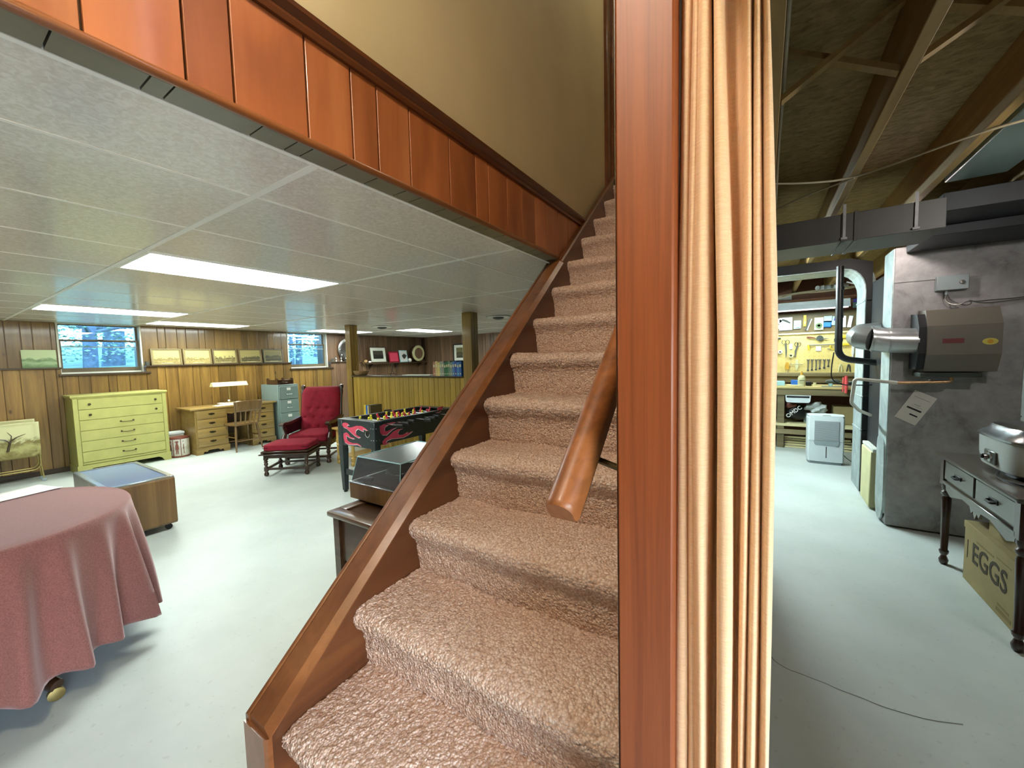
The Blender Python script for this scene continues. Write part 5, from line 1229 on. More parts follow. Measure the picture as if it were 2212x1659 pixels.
bm = NB(); tube(bm, [pp[2], (.66, 4.11, 1.512), (.655, 4.17, 1.525), (.68, 4.26, 1.54), pp[5]], .089, 24); obj('elbow', bm, 'pipe_metal', t)
bm = NB()
for q in (pp[1], pp[2]): cyl(bm, (q[0]-.006, q[1], q[2]), (q[0]+.006, q[1], q[2]), .096, n=24)
obj('crimp_ring', bm, 'pipe_metal', t)
# control box, loose wires, manual
t = root('control_box', 'small grey control box above the humidifier', 'control box', (1.13, 4.16, 1.83))
bm = NB(); box(bm, 1.065, 1.225, 4.13, 4.184, 1.835, 1.94, .003); obj('box', bm, 'grey_plastic', t)
bm = NB(); lathe(bm, [(.015, 0), (.014, .006), (.004, .008)], (1.19, 4.13, 1.885), 14, Matrix(((1, 0, 0), (0, 0, -1), (0, 1, 0)))); obj('dial', bm, 'steel_tool', t)
bm = NB(); cyl(bm, (1.12, 4.155, 1.835), (1.12, 4.155, 1.805), .010, n=10); obj('gland', bm, 'grey_plastic', t)
bm = NB(); tube(bm, chaikin([(1.12, 4.15, 1.805), (1.112, 4.15, 1.77), (1.13, 4.13, 1.735), (1.17, 4.10, 1.72), (1.21, 4.09, 1.745), (1.25, 4.09, 1.735), (1.32, 4.10, 1.742), (1.45, 4.11, 1.742), (1.56, 4.12, 1.765)], 2), .004, 8); obj('wire', bm, 'steel_tool', t)
bm = NB(); tube(bm, chaikin([(1.124, 4.15, 1.805), (1.14, 4.15, 1.76), (1.20, 4.10, 1.712), (1.235, 4.09, 1.725), (1.21, 4.09, 1.755), (1.27, 4.09, 1.72), (1.40, 4.10, 1.728), (1.55, 4.12, 1.745)], 2), .004, 8); obj('wire', bm, 'steel_tool', t)
t = root('manual_sheet', 'tilted paper instruction sheet taped to the furnace', 'paper', (.99, 4.18, .82))
MR = Matrix.Translation((.99, 4.178, .965)) @ Matrix.Rotation(R(-28), 4, Vector((0, -1, 0)))
bm = NB(); box(bm, -.068, .068, -.0008, .0008, -.12, .12); bmesh.ops.transform(bm, matrix=MR, verts=bm.verts[:]); obj('sheet', bm, 'paper', t, smooth=False)
for a, b, c, d in ((-.045, .045, -.02, -.008), (-.005, .045, -.062, -.052)):
    bm = NB(); box(bm, a, b, -.0016, -.0008, c, d); bmesh.ops.transform(bm, matrix=MR, verts=bm.verts[:]); obj('printed_bar', bm, 'black', t, smooth=False)
for a, b, c, d in ((-.02, .02, .02, .024), (-.05, .05, .075, .078), (-.03, .04, .008, .010)):
    bm = NB(); box(bm, a, b, -.0014, -.0008, c, d); bmesh.ops.transform(bm, matrix=MR, verts=bm.verts[:]); obj('printed_line', bm, 'grey_plastic', t, smooth=False)
t = root('drain_tube', 'copper and white plastic drain tube under the humidifier', 'pipe', (.9, 4.05, 1.1))
bm = NB(); tube(bm, bendpts([(1.137, 4.05, 1.215), (1.137, 4.05, 1.175), (.86, 4.06, 1.162)], .03, 5), .012, 10); obj('copper_tube', bm, 'copper', t)
bm = NB(); tube(bm, bendpts([(.86, 4.06, 1.162), (.62, 4.10, 1.19), (.625, 4.25, .98), (.70, 4.4, .90), (.81, 4.6, .84)], .03, 5), .013, 10); obj('plastic_tube', bm, 'pvc', t)
bm = NB(); cyl(bm, (1.03, 4.05, 1.176), (1.03, 4.05, 1.19), .008, n=10); obj('clip', bm, 'chrome', t)

# ------------------------------------------------------------------ antique side table, roaster, egg cartons
t = root('side_table', 'dark antique two-drawer table at the right edge', 'table', (1.22, 3.16, 0))
ax0, ax1, ay0, ay1, az = 1.0, 1.46, 2.70, 3.64, .735
bm = NB(); box(bm, ax0-.025, ax1+.02, ay0-.03, ay1+.03, az-.025, az, .006, 2); obj('tabletop', bm, 'antique_wood', t)
bm = NB(); box(bm, ax0+.012, ax1-.01, ay0+.02, ay1-.02, az-.175, az-.025, .003); obj('carcass', bm, 'antique_wood', t)
for a, b in ((ay0+.05, (ay0+ay1)/2-.012), ((ay0+ay1)/2+.012, ay1-.05)):
    bm = NB(); box(bm, ax0, ax0+.013, a, b, az-.16, az-.04, .004); dr = obj('drawer', bm, 'antique_wood', t)
    yc = (a+b)/2; bm = NB(); tube(bm, bendpts([(ax0, yc-.035, az-.10), (ax0-.02, yc-.03, az-.105), (ax0-.02, yc+.03, az-.105), (ax0, yc+.035, az-.10)], .01, 3), .006, 8); box(bm, ax0-.004, ax0, yc-.045, yc+.045, az-.112, az-.088, .002); obj('pull', bm, 'black', dr)
bm = NB(); box(bm, ax0-.006, ax0+.02, ay0+.03, ay1-.03, az-.195, az-.172, .004); obj('bead_moulding', bm, 'antique_wood', t)
scal = [(ay0+.05, az-.19), (ay1-.05, az-.19), (ay1-.06, az-.23), (ay1-.13, az-.255), (ay1-.22, az-.235), (ay1-.30, az-.215), (3.24, az-.22), (3.215, az-.255), (3.195, az-.235), (3.17, az-.275), (3.145, az-.235), (3.125, az-.255), (3.10, az-.22), (ay0+.30, az-.215), (ay0+.22, az-.235), (ay0+.13, az-.255), (ay0+.06, az-.23)]
bm = NB(); prism(bm, scal, 'x', ax0+.006, ax0+.02); obj('scalloped_apron', bm, 'antique_wood', t, smooth=False)
for x in (ax0+.022, ax1-.022):
    for y in (ay0+.02, ay1-.02):
        bm = NB(); box(bm, x-.027, x+.027, y-.027, y+.027, .53, az-.025, .003)
        lathe(bm, [(.012, 0), (.020, .008), (.024, .03), (.016, .05), (.013, .06), (.022, .075), (.024, .09), (.017, .10), (.021, .30), (.024, .44), (.018, .455), (.027, .47), (.027, .485), (.019, .495), (.026, .51), (.026, .53)], (x, y, 0), 16); obj('leg', bm, 'antique_leg', t)
t = root('roaster_oven', 'white countertop roaster with aluminium lid', 'roaster', (1.24, 3.20, az))
def rr_fn(cx, cy_, hx, hy, n=40, k=4.):
    out = []
    for i in range(n):
        a = 2*math.pi*i/n; c, s = math.cos(a), math.sin(a); L = (abs(c)**k+abs(s)**k)**(-1/k); out.append((cx+hx*c*L, cy_+hy*s*L))
    return out
def rings_obj(layers, name, mt, par):
    bm = NB(); prev = None
    for sx, sy_, z in layers:
        rg = [bm.verts.new((x, y, z)) for x, y in rr_fn(1.245, 3.19, sx, sy_)]
        if prev: skin(bm, prev, rg)
        else: bm.faces.new(list(reversed(rg)))
        prev = rg
    bm.faces.new(prev); return obj(name, bm, mt, par)
rings_obj([(.165, .215, az+.022), (.18, .232, az+.03), (.188, .242, az+.09), (.19, .245, az+.19)], 'body', 'enamel', t)
rings_obj([(.196, .25, az+.19), (.198, .252, az+.20), (.19, .245, az+.208), (.165, .215, az+.225), (.15, .20, az+.255), (.12, .16, az+.268), (.05, .08, az+.272)], 'lid', 'aluminium', t)
rings_obj([(.15, .20, az), (.16, .21, az+.022)], 'base', 'black', t)
bm = NB(); box(bm, 1.050, 1.058, 3.11, 3.24, az+.05, az+.12, .004); obj('control_plate', bm, 'steel_tool', t)
bm = NB(); lathe(bm, [(.032, 0), (.030, .008), (.018, .012), (.016, .026), (.004, .028)], (1.052, 3.175, az+.085), 18, Matrix(((0, 0, -1), (0, 1, 0), (1, 0, 0)))); obj('dial', bm, 'chrome', t)
bm = NB(); box(bm, 1.018, 1.026, 3.165, 3.185, az+.075, az+.10, .003); obj('dial_grip', bm, 'black', t)
bm = NB(); tube(bm, bendpts([(1.19, 3.12, az+.268), (1.19, 3.14, az+.31), (1.30, 3.14, az+.31), (1.30, 3.12, az+.268)], .03, 4), .008, 8); obj('lid_handle', bm, 'black', t)
bm = NB(); tube(bm, chaikin([(1.06, 3.10, az+.02), (1.03, 3.03, az+.01), (1.04, 2.93, az+.01), (1.10, 2.84, az+.01), (1.2, 2.78, az+.01)], 2), .006, 8); obj('cord', bm, 'black', t)
t = root('egg_carton', 'worn cardboard egg carton lettered EGGS under the side table', 'box', (1.25, 3.17, 0))
ex = 1.062
bm = NB(); box(bm, ex, 1.42, 2.88, 3.46, 0, .36, .004); obj('carton', bm, 'cardboard', t)
bm = NB(); box(bm, ex-.003, ex+.10, 2.875, 3.465, .32, .364, .003); obj('flap', bm, 'cardboard', t)
obj('lettering', text_bm('EGGS', .165, FACE_NX((ex-.0012, 3.15, .205)), bold=.002), 'ink', t, smooth=False)
bm = NB(); box(bm, ex-.0016, ex-.0004, 3.405, 3.413, .15, .26); obj('rule_mark', bm, 'ink', t, smooth=False)
bm = NB(); box(bm, ex-.0012, ex-.0004, 2.90, 3.05, .03, .05); obj('faint_print', bm, 'faint_ink', t, smooth=False); bm = NB(); box(bm, ex-.0012, ex-.0004, 2.92, 3.04, .06, .075); obj('faint_print', bm, 'faint_ink', t, smooth=False); bm = NB(); box(bm, ex-.0012, ex-.0004, 3.10, 3.30, .285, .295); obj('faint_print', bm, 'faint_ink', t, smooth=False); bm = NB(); box(bm, ex-.0012, ex-.0004, 2.92, 3.07, .30, .306); obj('faint_print', bm, 'faint_ink', t, smooth=False)
t = root('small_carton', 'second cardboard carton stacked on the egg carton', 'box', (1.25, 3.05, .35))
bm = NB(); box(bm, ex+.03, 1.40, 2.90, 3.26, .365, .52, .004); obj('carton', bm, 'cardboard', t)
bm = NB(); box(bm, ex+.0285, ex+.03, 3.02, 3.03, .44, .49); obj('mark', bm, 'ink', t, smooth=False)

# ------------------------------------------------------------------ workshop wall, bench, pegboard
wy = 7.53
bm = NB(); box(bm, -.6, 1.32, wy+.005, wy+.02, 1.085, 1.70); pb = root('pegboard', 'yellow pegboard full of tools above the bench', 'pegboard', (.4, wy, 1.085)); obj('board', bm, 'pegboard', pb, smooth=False)
bm = NB()
for i in range(24):
    for j in range(11): cyl(bm, (-.1+i*.058, wy+.0045, 1.12+j*.053), (-.1+i*.058, wy+.006, 1.12+j*.053), .0032, n=6)
o = obj('peg_holes', bm, 'dark_tool', pb); o['kind'] = 'stuff'
bm = NB(); box(bm, .20, 1.06, wy-.02, wy+.005, 1.675, 1.70, .003); thing('lath_strip', bm, 'lath', 'long pale wooden lath above the hanging tools', 'lath')
bm = NB(); box(bm, -.6, 1.32, wy+.005, wy+.02, 1.70, 2.0); thing('backing_board', bm, 'frame_brown', 'brown backing board behind the packaged hardware', 'board', smooth=False)
bm = NB(); box(bm, -.6, 1.32, wy-.10, wy+.0, 1.035, 1.075, .003); box(bm, -.6, 1.32, wy-.02, wy+.02, .93, 1.085, .003); thing('bench_ledge', bm, 'bench_wood', 'narrow wooden ledge at the back of the bench', 'ledge')
G = 'hanging tools on the pegboard'
def hang(name, mt, label, bm, cat='tool'): return thing(name, bm, mt, label, cat, G)
t = root('hammer', 'claw hammer with wooden handle on the pegboard', 'hammer', (.18, wy, 1.33), group=G)
bm = NB(); tube(bm, [(.18, wy-.02, 1.325), (.18, wy-.02, 1.40), (.18, wy-.02, 1.62)], [.017, .013, .012], 8); obj('handle', bm, 'lath', t)
bm = NB(); tube(bm, [(.232, wy-.02, 1.628), (.19, wy-.02, 1.63), (.15, wy-.02, 1.622), (.125, wy-.02, 1.60)], [.014, .014, .012, .004], 8); obj('head', bm, 'dark_tool', t)
def scissors(x, dx, ztop, ztip, xt, label, s=1.):
    t = root('scissors', label, 'scissors', (x, wy, ztip), group=G)
    bm = NB()
    for sx in (-1, 1): tube(bm, [(x+sx*dx+.022*s*math.cos(a), wy-.01, ztop+.03*s*math.sin(a)) for a in [2*math.pi*i/14 for i in range(15)]], .0045, 6, cap=False)
    obj('handles', bm, 'dark_tool', t)
    bm = NB(); zz = ztop-.045*s; prism(bm, [(x-.012, zz+.02), (x+.012, zz+.02), (xt+.012, ztip+.09), (xt+.003, ztip), (xt-.004, ztip), (xt-.012, ztip+.09)], 'y', wy-.012, wy-.004); obj('blades', bm, 'steel_tool', t)
scissors(.296, .024, 1.565, 1.322, .305, 'large steel shears on the pegboard', 1.1); scissors(.45, .017, 1.527, 1.327, .425, 'small scissors hanging at a slant')
for x, z, r, mt, lb in ((.228, 1.414, .030, 'white_print', 'white tape roll beside the hammer'), (.369, 1.353, .034, 'cream', 'cream tape roll below the white tag')):
    bm = NB(); lathe(bm, [(r*.45, 0), (r, 0), (r, .02), (r*.45, .02), (r*.45, 0)], (x, wy-.02, z), 20, AY); hang('tape_roll', mt, lb, bm, 'tape')
bm = NB(); box(bm, .345, .387, wy-.008, wy+.004, 1.45, 1.535, .002); hang('hang_tag', 'white_print', 'white card tag between the scissors', bm)
t = root('hand_drill', 'eggbeater hand drill across the pegboard', 'hand drill', (.69, wy, 1.6), group=G)
bm = NB(); tube(bm, [(.559, wy-.02, 1.63), (.60, wy-.02, 1.627), (.66, wy-.02, 1.615)], [.014, .012, .008], 8); obj('handle', bm, 'tin_brown', t)
bm = NB(); lathe(bm, [(.0, 0), (.042, 0), (.044, .01), (.0, .012)], (.718, wy-.03, 1.605), 20, AY); obj('gear', bm, 'dark_tool', t)
bm = NB(); tube(bm, [(.66, wy-.018, 1.612), (.78, wy-.018, 1.60), (.82, wy-.018, 1.598)], [.008, .009, .004], 8); obj('chuck', bm, 'steel_tool', t)
t = root('hacksaw', 'yellow-handled hacksaw on the pegboard', 'saw', (.8, wy, 1.45), group=G)
bm = NB(); tube(bm, [(.58, wy-.015, 1.508), (1.06, wy-.015, 1.504)], .008, 8); obj('bar', bm, 'steel_tool', t)
bm = NB(); tube(bm, [(.58, wy-.015, 1.51), (.59, wy-.015, 1.47), (.595, wy-.015, 1.43)], [.012, .014, .009], 8); box(bm, .93, 1.07, wy-.025, wy-.005, 1.485, 1.52, .006); tube(bm, [(.85, wy-.015, 1.50), (.845, wy-.015, 1.46), (.87, wy-.015, 1.43), (.93, wy-.015, 1.44)], .009, 8); obj('handle', bm, 'yellow_item', t)
bm = NB(); box(bm, .93, 1.06, wy-.022, wy-.006, 1.595, 1.635, .006); hang('putty_knife', 'yellow_item', 'yellow handled knife above the hacksaw', bm, 'knife')
bm = NB(); tube(bm, [(.81, wy-.012, 1.443), (.88, wy-.012, 1.437), (.93, wy-.012, 1.44)], .006, 6); hang('saw_blade_file', 'dark_tool', 'thin dark file under the hacksaw', bm, 'file')
bm = NB(); box(bm, .675, .74, wy-.008, wy+.004, 1.415, 1.485, .002); hang('hang_tag', 'white_print', 'white card tag under the hacksaw bar', bm)
for k, (x, z1, z0) in enumerate(((.585, 1.288, 1.112), (.633, 1.287, 1.12), (.682, 1.286, 1.125), (.727, 1.286, 1.14), (.779, 1.285, 1.15), (.828, 1.284, 1.175))):
    bm = NB(); box(bm, x-.006, x+.006, wy-.012, wy-.004, z0+.015, z1-.015); lathe(bm, [(.007, 0), (.015, 0), (.015, .009), (.007, .009), (.007, 0)], (x, wy-.013, z0+.008), 12, AY)
    prism(bm, [(x-.014, z1-.02), (x+.014, z1-.02), (x+.018, z1+.006), (x+.007, z1+.006), (x+.006, z1-.006), (x-.006, z1-.006), (x-.007, z1+.006), (x-.018, z1+.006)], 'y', wy-.013, wy-.004)
    hang('wrench', 'steel_tool', '%s wrench from the left in the row of six' % ['first', 'second', 'third', 'fourth', 'fifth', 'sixth'][k], bm, 'wrench')
t = root('hand_brush', 'orange bristle hand brush at the pegboard bottom', 'brush', (.322, wy, 1.09), group=G)
bm = NB(); prism(bm, [(.305, 1.25), (.335, 1.25), (.35, 1.19), (.34, 1.135), (.30, 1.135), (.295, 1.19)], 'y', wy-.03, wy-.004); obj('bristles', bm, 'orange_item', t)
bm = NB(); tube(bm, [(.323, wy-.015, 1.135), (.323, wy-.015, 1.085)], .006, 6); obj('handle', bm, 'lath', t)
bm = NB(); prism(bm, [(.425, 1.291), (.462, 1.291), (.464, 1.17), (.445, 1.112), (.424, 1.17)], 'y', wy-.010, wy-.002); hang('trowel', 'cream', 'pale pointed trowel beside the wrenches', bm, 'trowel')
bm = NB(); tube(bm, [(.36, wy-.01, 1.215), (.52, wy-.01, 1.213)], .004, 6); hang('steel_rod', 'steel_tool', 'short thin steel rod behind the trowel', bm, 'rod')
t = root('spirit_level', 'white slotted spirit level hanging upright', 'level', (1.185, wy, 1.10), group=G)
bm = NB(); box(bm, 1.155, 1.212, wy-.03, wy-.004, 1.10, 1.54, .003); obj('beam', bm, 'white_plastic', t)
for z0, z1 in ((1.47, 1.53), (1.37, 1.40), (1.30, 1.33), (1.18, 1.21), (1.12, 1.15)): bm = NB(); box(bm, 1.17, 1.195, wy-.0315, wy-.03, z0, z1, .0005); obj('slot', bm, 'dark_tool', t, smooth=False)
bm = NB(); box(bm, 1.09, 1.12, wy-.03, wy-.004, 1.36, 1.52, .004); tube(bm, [(1.105, wy-.02, 1.36), (1.105, wy-.02, 1.28)], [.012, .008], 8); hang('caulk_tube', 'white_print', 'white sealant tube left of the level', bm, 'tube')
for k, (x, lb) in enumerate(((.97, 'first pair of pliers below the black pipe bend'), (1.06, 'second pair of pliers near the level'))):
    bm = NB(); tube(bm, [(x, wy-.012, 1.21), (x-.012, wy-.012, 1.16), (x-.02, wy-.012, 1.10)], [.010, .007, .006], 6); tube(bm, [(x, wy-.012, 1.21), (x+.014, wy-.012, 1.16), (x+.018, wy-.012, 1.10)], [.010, .007, .006], 6); hang('pliers', 'cream' if k == 0 else 'dark_tool', lb, bm, 'pliers')
# packaged hardware
G2 = 'packaged hardware above the pegboard'
def card(x0, x1, z0, z1, mt, label, rot=0., item=None, mi='dark_tool', name='hardware_card'):
    t = root(name, label, 'package', ((x0+x1)/2, wy-.012, (z0+z1)/2), group=G2)
    hx, hz = (x1-x0)/2, (z1-z0)/2; M = Matrix.Rotation(rot, 4, 'Y')
    bm = NB(); box(bm, -hx, hx, -.003, .003, -hz, hz, .001); bmesh.ops.transform(bm, matrix=M, verts=bm.verts[:]); obj('card', bm, mt, t, local=True, smooth=False)
    if item:
        bm = NB(); item(bm, hx, hz); bmesh.ops.transform(bm, matrix=M, verts=bm.verts[:]); obj('contents', bm, mi, t, local=True)
card(.10, .20, 1.76, 1.90, 'cream', 'beige tilted package at the left end', R(-25), lambda b, x, z: box(b, -x*.5, x*.5, -.02, -.003, -z*.6, z*.1, .004), 'white_print')
card(.11, .24, 1.88, 1.945, 'white_print', 'white tube of sealant lying slantwise', R(35))
card(.21, .375, 1.75, 1.945, 'white_plastic', 'white package with dark staple gun', 0, lambda b, x, z: tube(b, [(-x*.6, -.015, z*.7), (x*.1, -.018, z*.45), (x*.7, -.015, z*.1)], [.012, .016, .010], 8), 'dark_tool')
card(.395, .485, 1.765, 1.89, 'light_blue', 'pale blue package beside the staple gun', 0, lambda b, x, z: box(b, -x*.7, x*.7, -.016, -.003, -z*.7, z*.4, .004), 'light_blue')
card(.515, .548, 1.795, 1.965, 'yellow_item', 'narrow yellow package left of the slanting tool', 0, lambda b, x, z: box(b, -x*.3, x*.3, -.01, -.003, -z*.6, -z*.1, .002), 'cream')
bm = NB(); prism(bm, [(.535, 1.735), (.555, 1.735), (.60, 1.90), (.58, 1.905)], 'y', wy-.02, wy-.004); thing('dark_file', bm, 'dark_tool', 'dark slanting tool between yellow and green packages', 'tool', G2)
bm = NB(); prism(bm, [(.557, 1.735), (.568, 1.735), (.62, 1.90), (.61, 1.905)], 'y', wy-.022, wy-.006); thing('knife_blade', bm, 'white_print', 'white slanting blade beside the dark tool', 'tool', G2)
card(.648, .757, 1.731, 1.917, 'pale_green', 'pale green package with dark tape roll', 0, lambda b, x, z: lathe(b, [(.018, 0), (.04, 0), (.04, .014), (.018, .014), (.018, 0)], (0, -.018, -z*.3), 18, AY), 'green_item')
card(.762, .855, 1.80, 1.93, 'light_blue', 'white topped card behind the blue package', 0)
card(.758, .853, 1.766, 1.86, 'blue_item', 'bright blue package in front of the white card', R(3), lambda b, x, z: box(b, -x*.9, x*.9, -.012, -.003, -z*.95, z*.6, .004), 'blue_item')
card(.858, .93, 1.79, 1.92, 'light_blue', 'grey-blue package behind the black pipe', R(5), lambda b, x, z: box(b, -x*.5, x*.5, -.012, -.003, 0, z*.6, .004), 'purple_item')
card(.971, 1.017, 1.755, 1.92, 'white_print', 'slim white package right of the black pipe', 0)
card(1.04, 1.085, 1.75, 1.915, 'white_print', 'slim tilted white package next to the bypass pipe', R(8))
t = root('paint_sample_card', 'pale green card with purple top on the brown wall', 'package', (1.15, 7.6, 2.04))
bm = NB(); box(bm, 1.10, 1.20, 7.605, 7.615, 2.035, 2.11, .002); obj('card', bm, 'light_blue', t)
bm = NB(); box(bm, 1.105, 1.19, 7.60, 7.612, 2.11, 2.165, .002); obj('header', bm, 'purple_item', t)
# shop light
t = root('shop_light', 'white hanging fluorescent shop light over the bench', 'light', (.5, 7.15, 2.0))
sx0, sx1, syc = -.28, 1.0, 7.15
bm = NB(); prism(bm, [(syc-.09, 2.02), (syc-.05, 2.09), (syc-.045, 2.13), (syc+.045, 2.13), (syc+.05, 2.09), (syc+.09, 2.02), (syc+.087, 2.016), (syc+.045, 2.08), (syc-.045, 2.08), (syc-.087, 2.016)], 'x', sx0, sx1); obj('reflector', bm, 'white_plastic', t, smooth=False)
for y in (syc-.04, syc+.04): bm = NB(); cyl(bm, (sx0+.03, y, 2.045), (sx1-.03, y, 2.045), .016, n=12); obj('tube', bm, 'tube_light', t)
for x in (-.1, .85):
    bm = NB(); tube(bm, [(x, syc, 2.13), (x+.03, syc, 2.3)], .003, 6); obj('chain', bm, 'chrome', t)
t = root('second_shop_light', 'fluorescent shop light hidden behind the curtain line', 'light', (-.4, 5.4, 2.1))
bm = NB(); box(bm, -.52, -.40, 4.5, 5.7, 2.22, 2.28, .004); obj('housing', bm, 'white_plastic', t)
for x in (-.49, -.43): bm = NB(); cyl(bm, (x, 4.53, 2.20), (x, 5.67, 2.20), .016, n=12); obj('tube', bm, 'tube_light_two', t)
t = root('porcelain_lamp', 'bare bulb tucked behind the trunk duct in front of the furnace', 'bulb', (.774, 3.80, 2.19))
bm = NB(); ball(bm, (.774, 3.80, 2.225), .03, 1, 1, 1.1, 14); obj('bulb', bm, 'hidden_bulb_light', t)
bm = NB(); cyl(bm, (.774, 3.80, 2.252), (.774, 3.80, 2.31), .028, n=14); obj('holder', bm, 'white_paint', t)
bm = NB(); lathe(bm, [(.02, 2.268), (.06, 2.264), (.078, 2.250), (.080, 2.246), (.06, 2.256), (.02, 2.26)], (.774, 3.80, 0), 24); obj('reflector', bm, 'white_paint', t)  # unseen dish added to block the bulb's upward light
t = root('added_fill_bulb', 'added unseen fill bulb in a holder under the joists', 'bulb', (1.22, 2.2, 2.2))  # added out of view as fill light for table, roaster and joists
bm = NB(); ball(bm, (1.22, 2.2, 2.20), .035, 1, 1, 1.15, 14); obj('bulb', bm, 'fill_bulb_light', t)
bm = NB(); cyl(bm, (1.22, 2.2, 2.235), (1.22, 2.2, 2.30), .03, n=14); cyl(bm, (1.22, 2.2, 2.29), (1.22, 2.2, 2.31), .055, n=18); obj('holder', bm, 'white_paint', t)
# workbench
t = root('workbench', 'rough wooden workbench under the pegboard', 'workbench', (.4, 7.2, 0))
bm = NB(); box(bm, -.7, 1.5, 6.93, 7.50, .88, .912, .003); obj('top', bm, 'bench_top', t)
bm = NB(); box(bm, -.7, 1.5, 6.95, 6.985, .785, .88, .003); obj('apron', bm, 'bench_wood', t)
for x in (-.65, .19, 1.38):
    for y in (6.985, 7.40): bm = NB(); box(bm, x, x+.088, y, y+.07, 0, .88 if y > 7 else .88, .003); obj('leg', bm, 'bench_wood', t)
bm = NB(); box(bm, -.7, 1.5, 6.98, 7.45, .325, .365, .003); obj('shelf', bm, 'lath', t)
bm = NB(); box(bm, -.7, 1.5, 6.955, 6.985, .21, .28, .003); obj('lower_rail', bm, 'bench_wood', t)
bm = NB()
for i in range(5): box(bm, .29, 1.3-.06*i, 7.02+.03*i, 7.05+.03*i, .004+.03*i, .026+.03*i)
thing('lumber_offcuts', bm, 'lath', 'pale lumber offcuts under the bench', 'lumber', smooth=False)
bm = NB(); box(bm, .12, .28, 7.05, 7.25, .912, .975, .006); thing('parts_tray', bm, 'light_blue', 'pale blue parts tray at the left of the bench', 'tray')
bm = NB(); cyl(bm, (.30, 7.0, .927), (.46, 6.97, .925), .012, .009, 10); thing('wood_dowel', bm, 'lath', 'pale turned handle lying on the bench', 'handle')
bm = NB(); box(bm, .36, .45, 7.15, 7.25, .912, .99, .006); thing('blue_box', bm, 'blue_item', 'small blue box on the bench behind the glue', 'box')
t = root('glue_bottle', 'cream glue bottle with orange cap on the bench', 'bottle', (.475, 7.0, .912))
bm = NB(); lathe(bm, [(.042, .912), (.046, .92), (.046, 1.03), (.036, 1.06), (.018, 1.072), (.018, 1.08)], (.475, 7.0, 0), 18); obj('bottle', bm, 'cream', t)
bm = NB(); lathe(bm, [(.02, 1.078), (.018, 1.095), (.006, 1.125), (.003, 1.13)], (.475, 7.0, 0), 14); obj('cap', bm, 'orange_item', t)
bm = NB(); box(bm, .445, .505, 6.9525, 6.955, 1.0, 1.006); box(bm, .447, .49, 6.9525, 6.955, .985, .989); box(bm, .447, .49, 6.9525, 6.955, .96, .964); obj('label_print', bm, 'dark_tool', t, smooth=False)
bm = NB(); box(bm, .53, .60, 7.08, 7.17, .912, .975, .01); cyl(bm, (.53, 7.12, .95), (.50, 7.12, .95), .02, n=12); thing('router_tool', bm, 'black', 'small black power tool beside the glue bottle', 'tool')
bm = NB(); cyl(bm, (.63, 7.05, .912), (.63, 7.05, .965), .018, n=12); thing('film_canister', bm, 'cream', 'small cream canister on the bench', 'canister')
t = root('power_drill', 'teal power drill lying on the bench', 'drill', (.83, 7.1, .912))
bm = NB(); tube(bm, [(.76, 7.1, .975), (.80, 7.1, .98), (.88, 7.1, .98), (.92, 7.1, .975)], [.02, .03, .03, .012], 12); obj('motor', bm, 'dark_tool', t)
bm = NB(); box(bm, .79, .835, 7.085, 7.115, .913, .965, .006); obj('grip', bm, 'light_blue', t)
bm = NB(); cyl(bm, (.92, 7.1, .975), (.965, 7.1, .973), .008, n=10); obj('chuck', bm, 'chrome', t)
bm = NB(); box(bm, .70, .95, 6.96, 6.985, .912, .924, .002); thing('steel_rule', bm, 'painted_steel', 'grey steel bar along the bench front', 'rule')
bm = NB(); tube(bm, [(.955, 6.905, 1.07), (.955, 6.90, .95), (.955, 6.90, .835)], [.018, .022, .014], 10); tube(bm, [(.925, 6.905, 1.05), (.922, 6.90, .95), (.92, 6.90, .85)], [.008, .008, .006], 8); thing('red_clamp', bm, 'red_item', 'pink-red clamp handles over the bench front', 'clamp')
bm = NB(); box(bm, 1.0, 1.16, 7.05, 7.25, .912, .985, .01); thing('tool_case', bm, 'black', 'black case at the right of the bench', 'case')
bm = NB(); box(bm, .98, 1.12, 6.98, 7.03, .912, .945, .008); thing('white_caulk_box', bm, 'white_print', 'white packet in front of the black case', 'packet')
t = root('hanging_drawer', 'white plastic drawer hung under the bench top', 'drawer', (.43, 6.96, .68))
bm = NB(); prism(bm, [(.285, .785), (.58, .785), (.58, .77), (.575, .70), (.56, .68), (.305, .68), (.29, .70), (.285, .77)], 'y', 6.935, 6.95); obj('front', bm, 'white_plastic', t)
bm = NB(); box(bm, .30, .565, 6.932, 6.935, .75, .775); obj('slot', bm, 'black', t, smooth=False)
# under-bench bags
t = root('black_sack', 'black and red printed sack lying under the bench', 'sack', (.42, 7.15, .37))
def blob(bm, c, h, seed, n=24, amp=.12):
    rg = random.Random(seed); ph = [(rg.uniform(2, 6), rg.uniform(0, 6), rg.uniform(0, 6)) for _ in range(5)]
    bmesh.ops.create_uvsphere(bm, u_segments=n, v_segments=n//2, radius=1)
    for v in bm.verts:
        x, y, z = v.co; k = 1+sum(amp/2*math.sin(f*x*1.2+p)*math.cos(f*z*1.1+q+y) for f, p, q in ph); L = max(abs(x), abs(y), abs(z))**.35
        v.co = (c[0]+x*h[0]*k/ max(L, .5)*.8, c[1]+y*h[1]*k/max(L, .5)*.8, max(c[2]-h[2]*.95, c[2]+z*h[2]*k/max(L, .5)*.8))
bm = NB(); blob(bm, (.42, 7.2, .51), (.16, .17, .15), 3); obj('sack', bm, 'black', t, ang=70)
obj('lettering', text_bm('OMDC', .075, FACE_NY((.395, 7.015, .535), R(42)), depth=.012), 'white_print', t, smooth=False)
bm = NB(); blob(bm, (.36, 7.12, .62), (.09, .07, .05), 8); obj('red_patch', bm, 'tin_brown', t, ang=70)
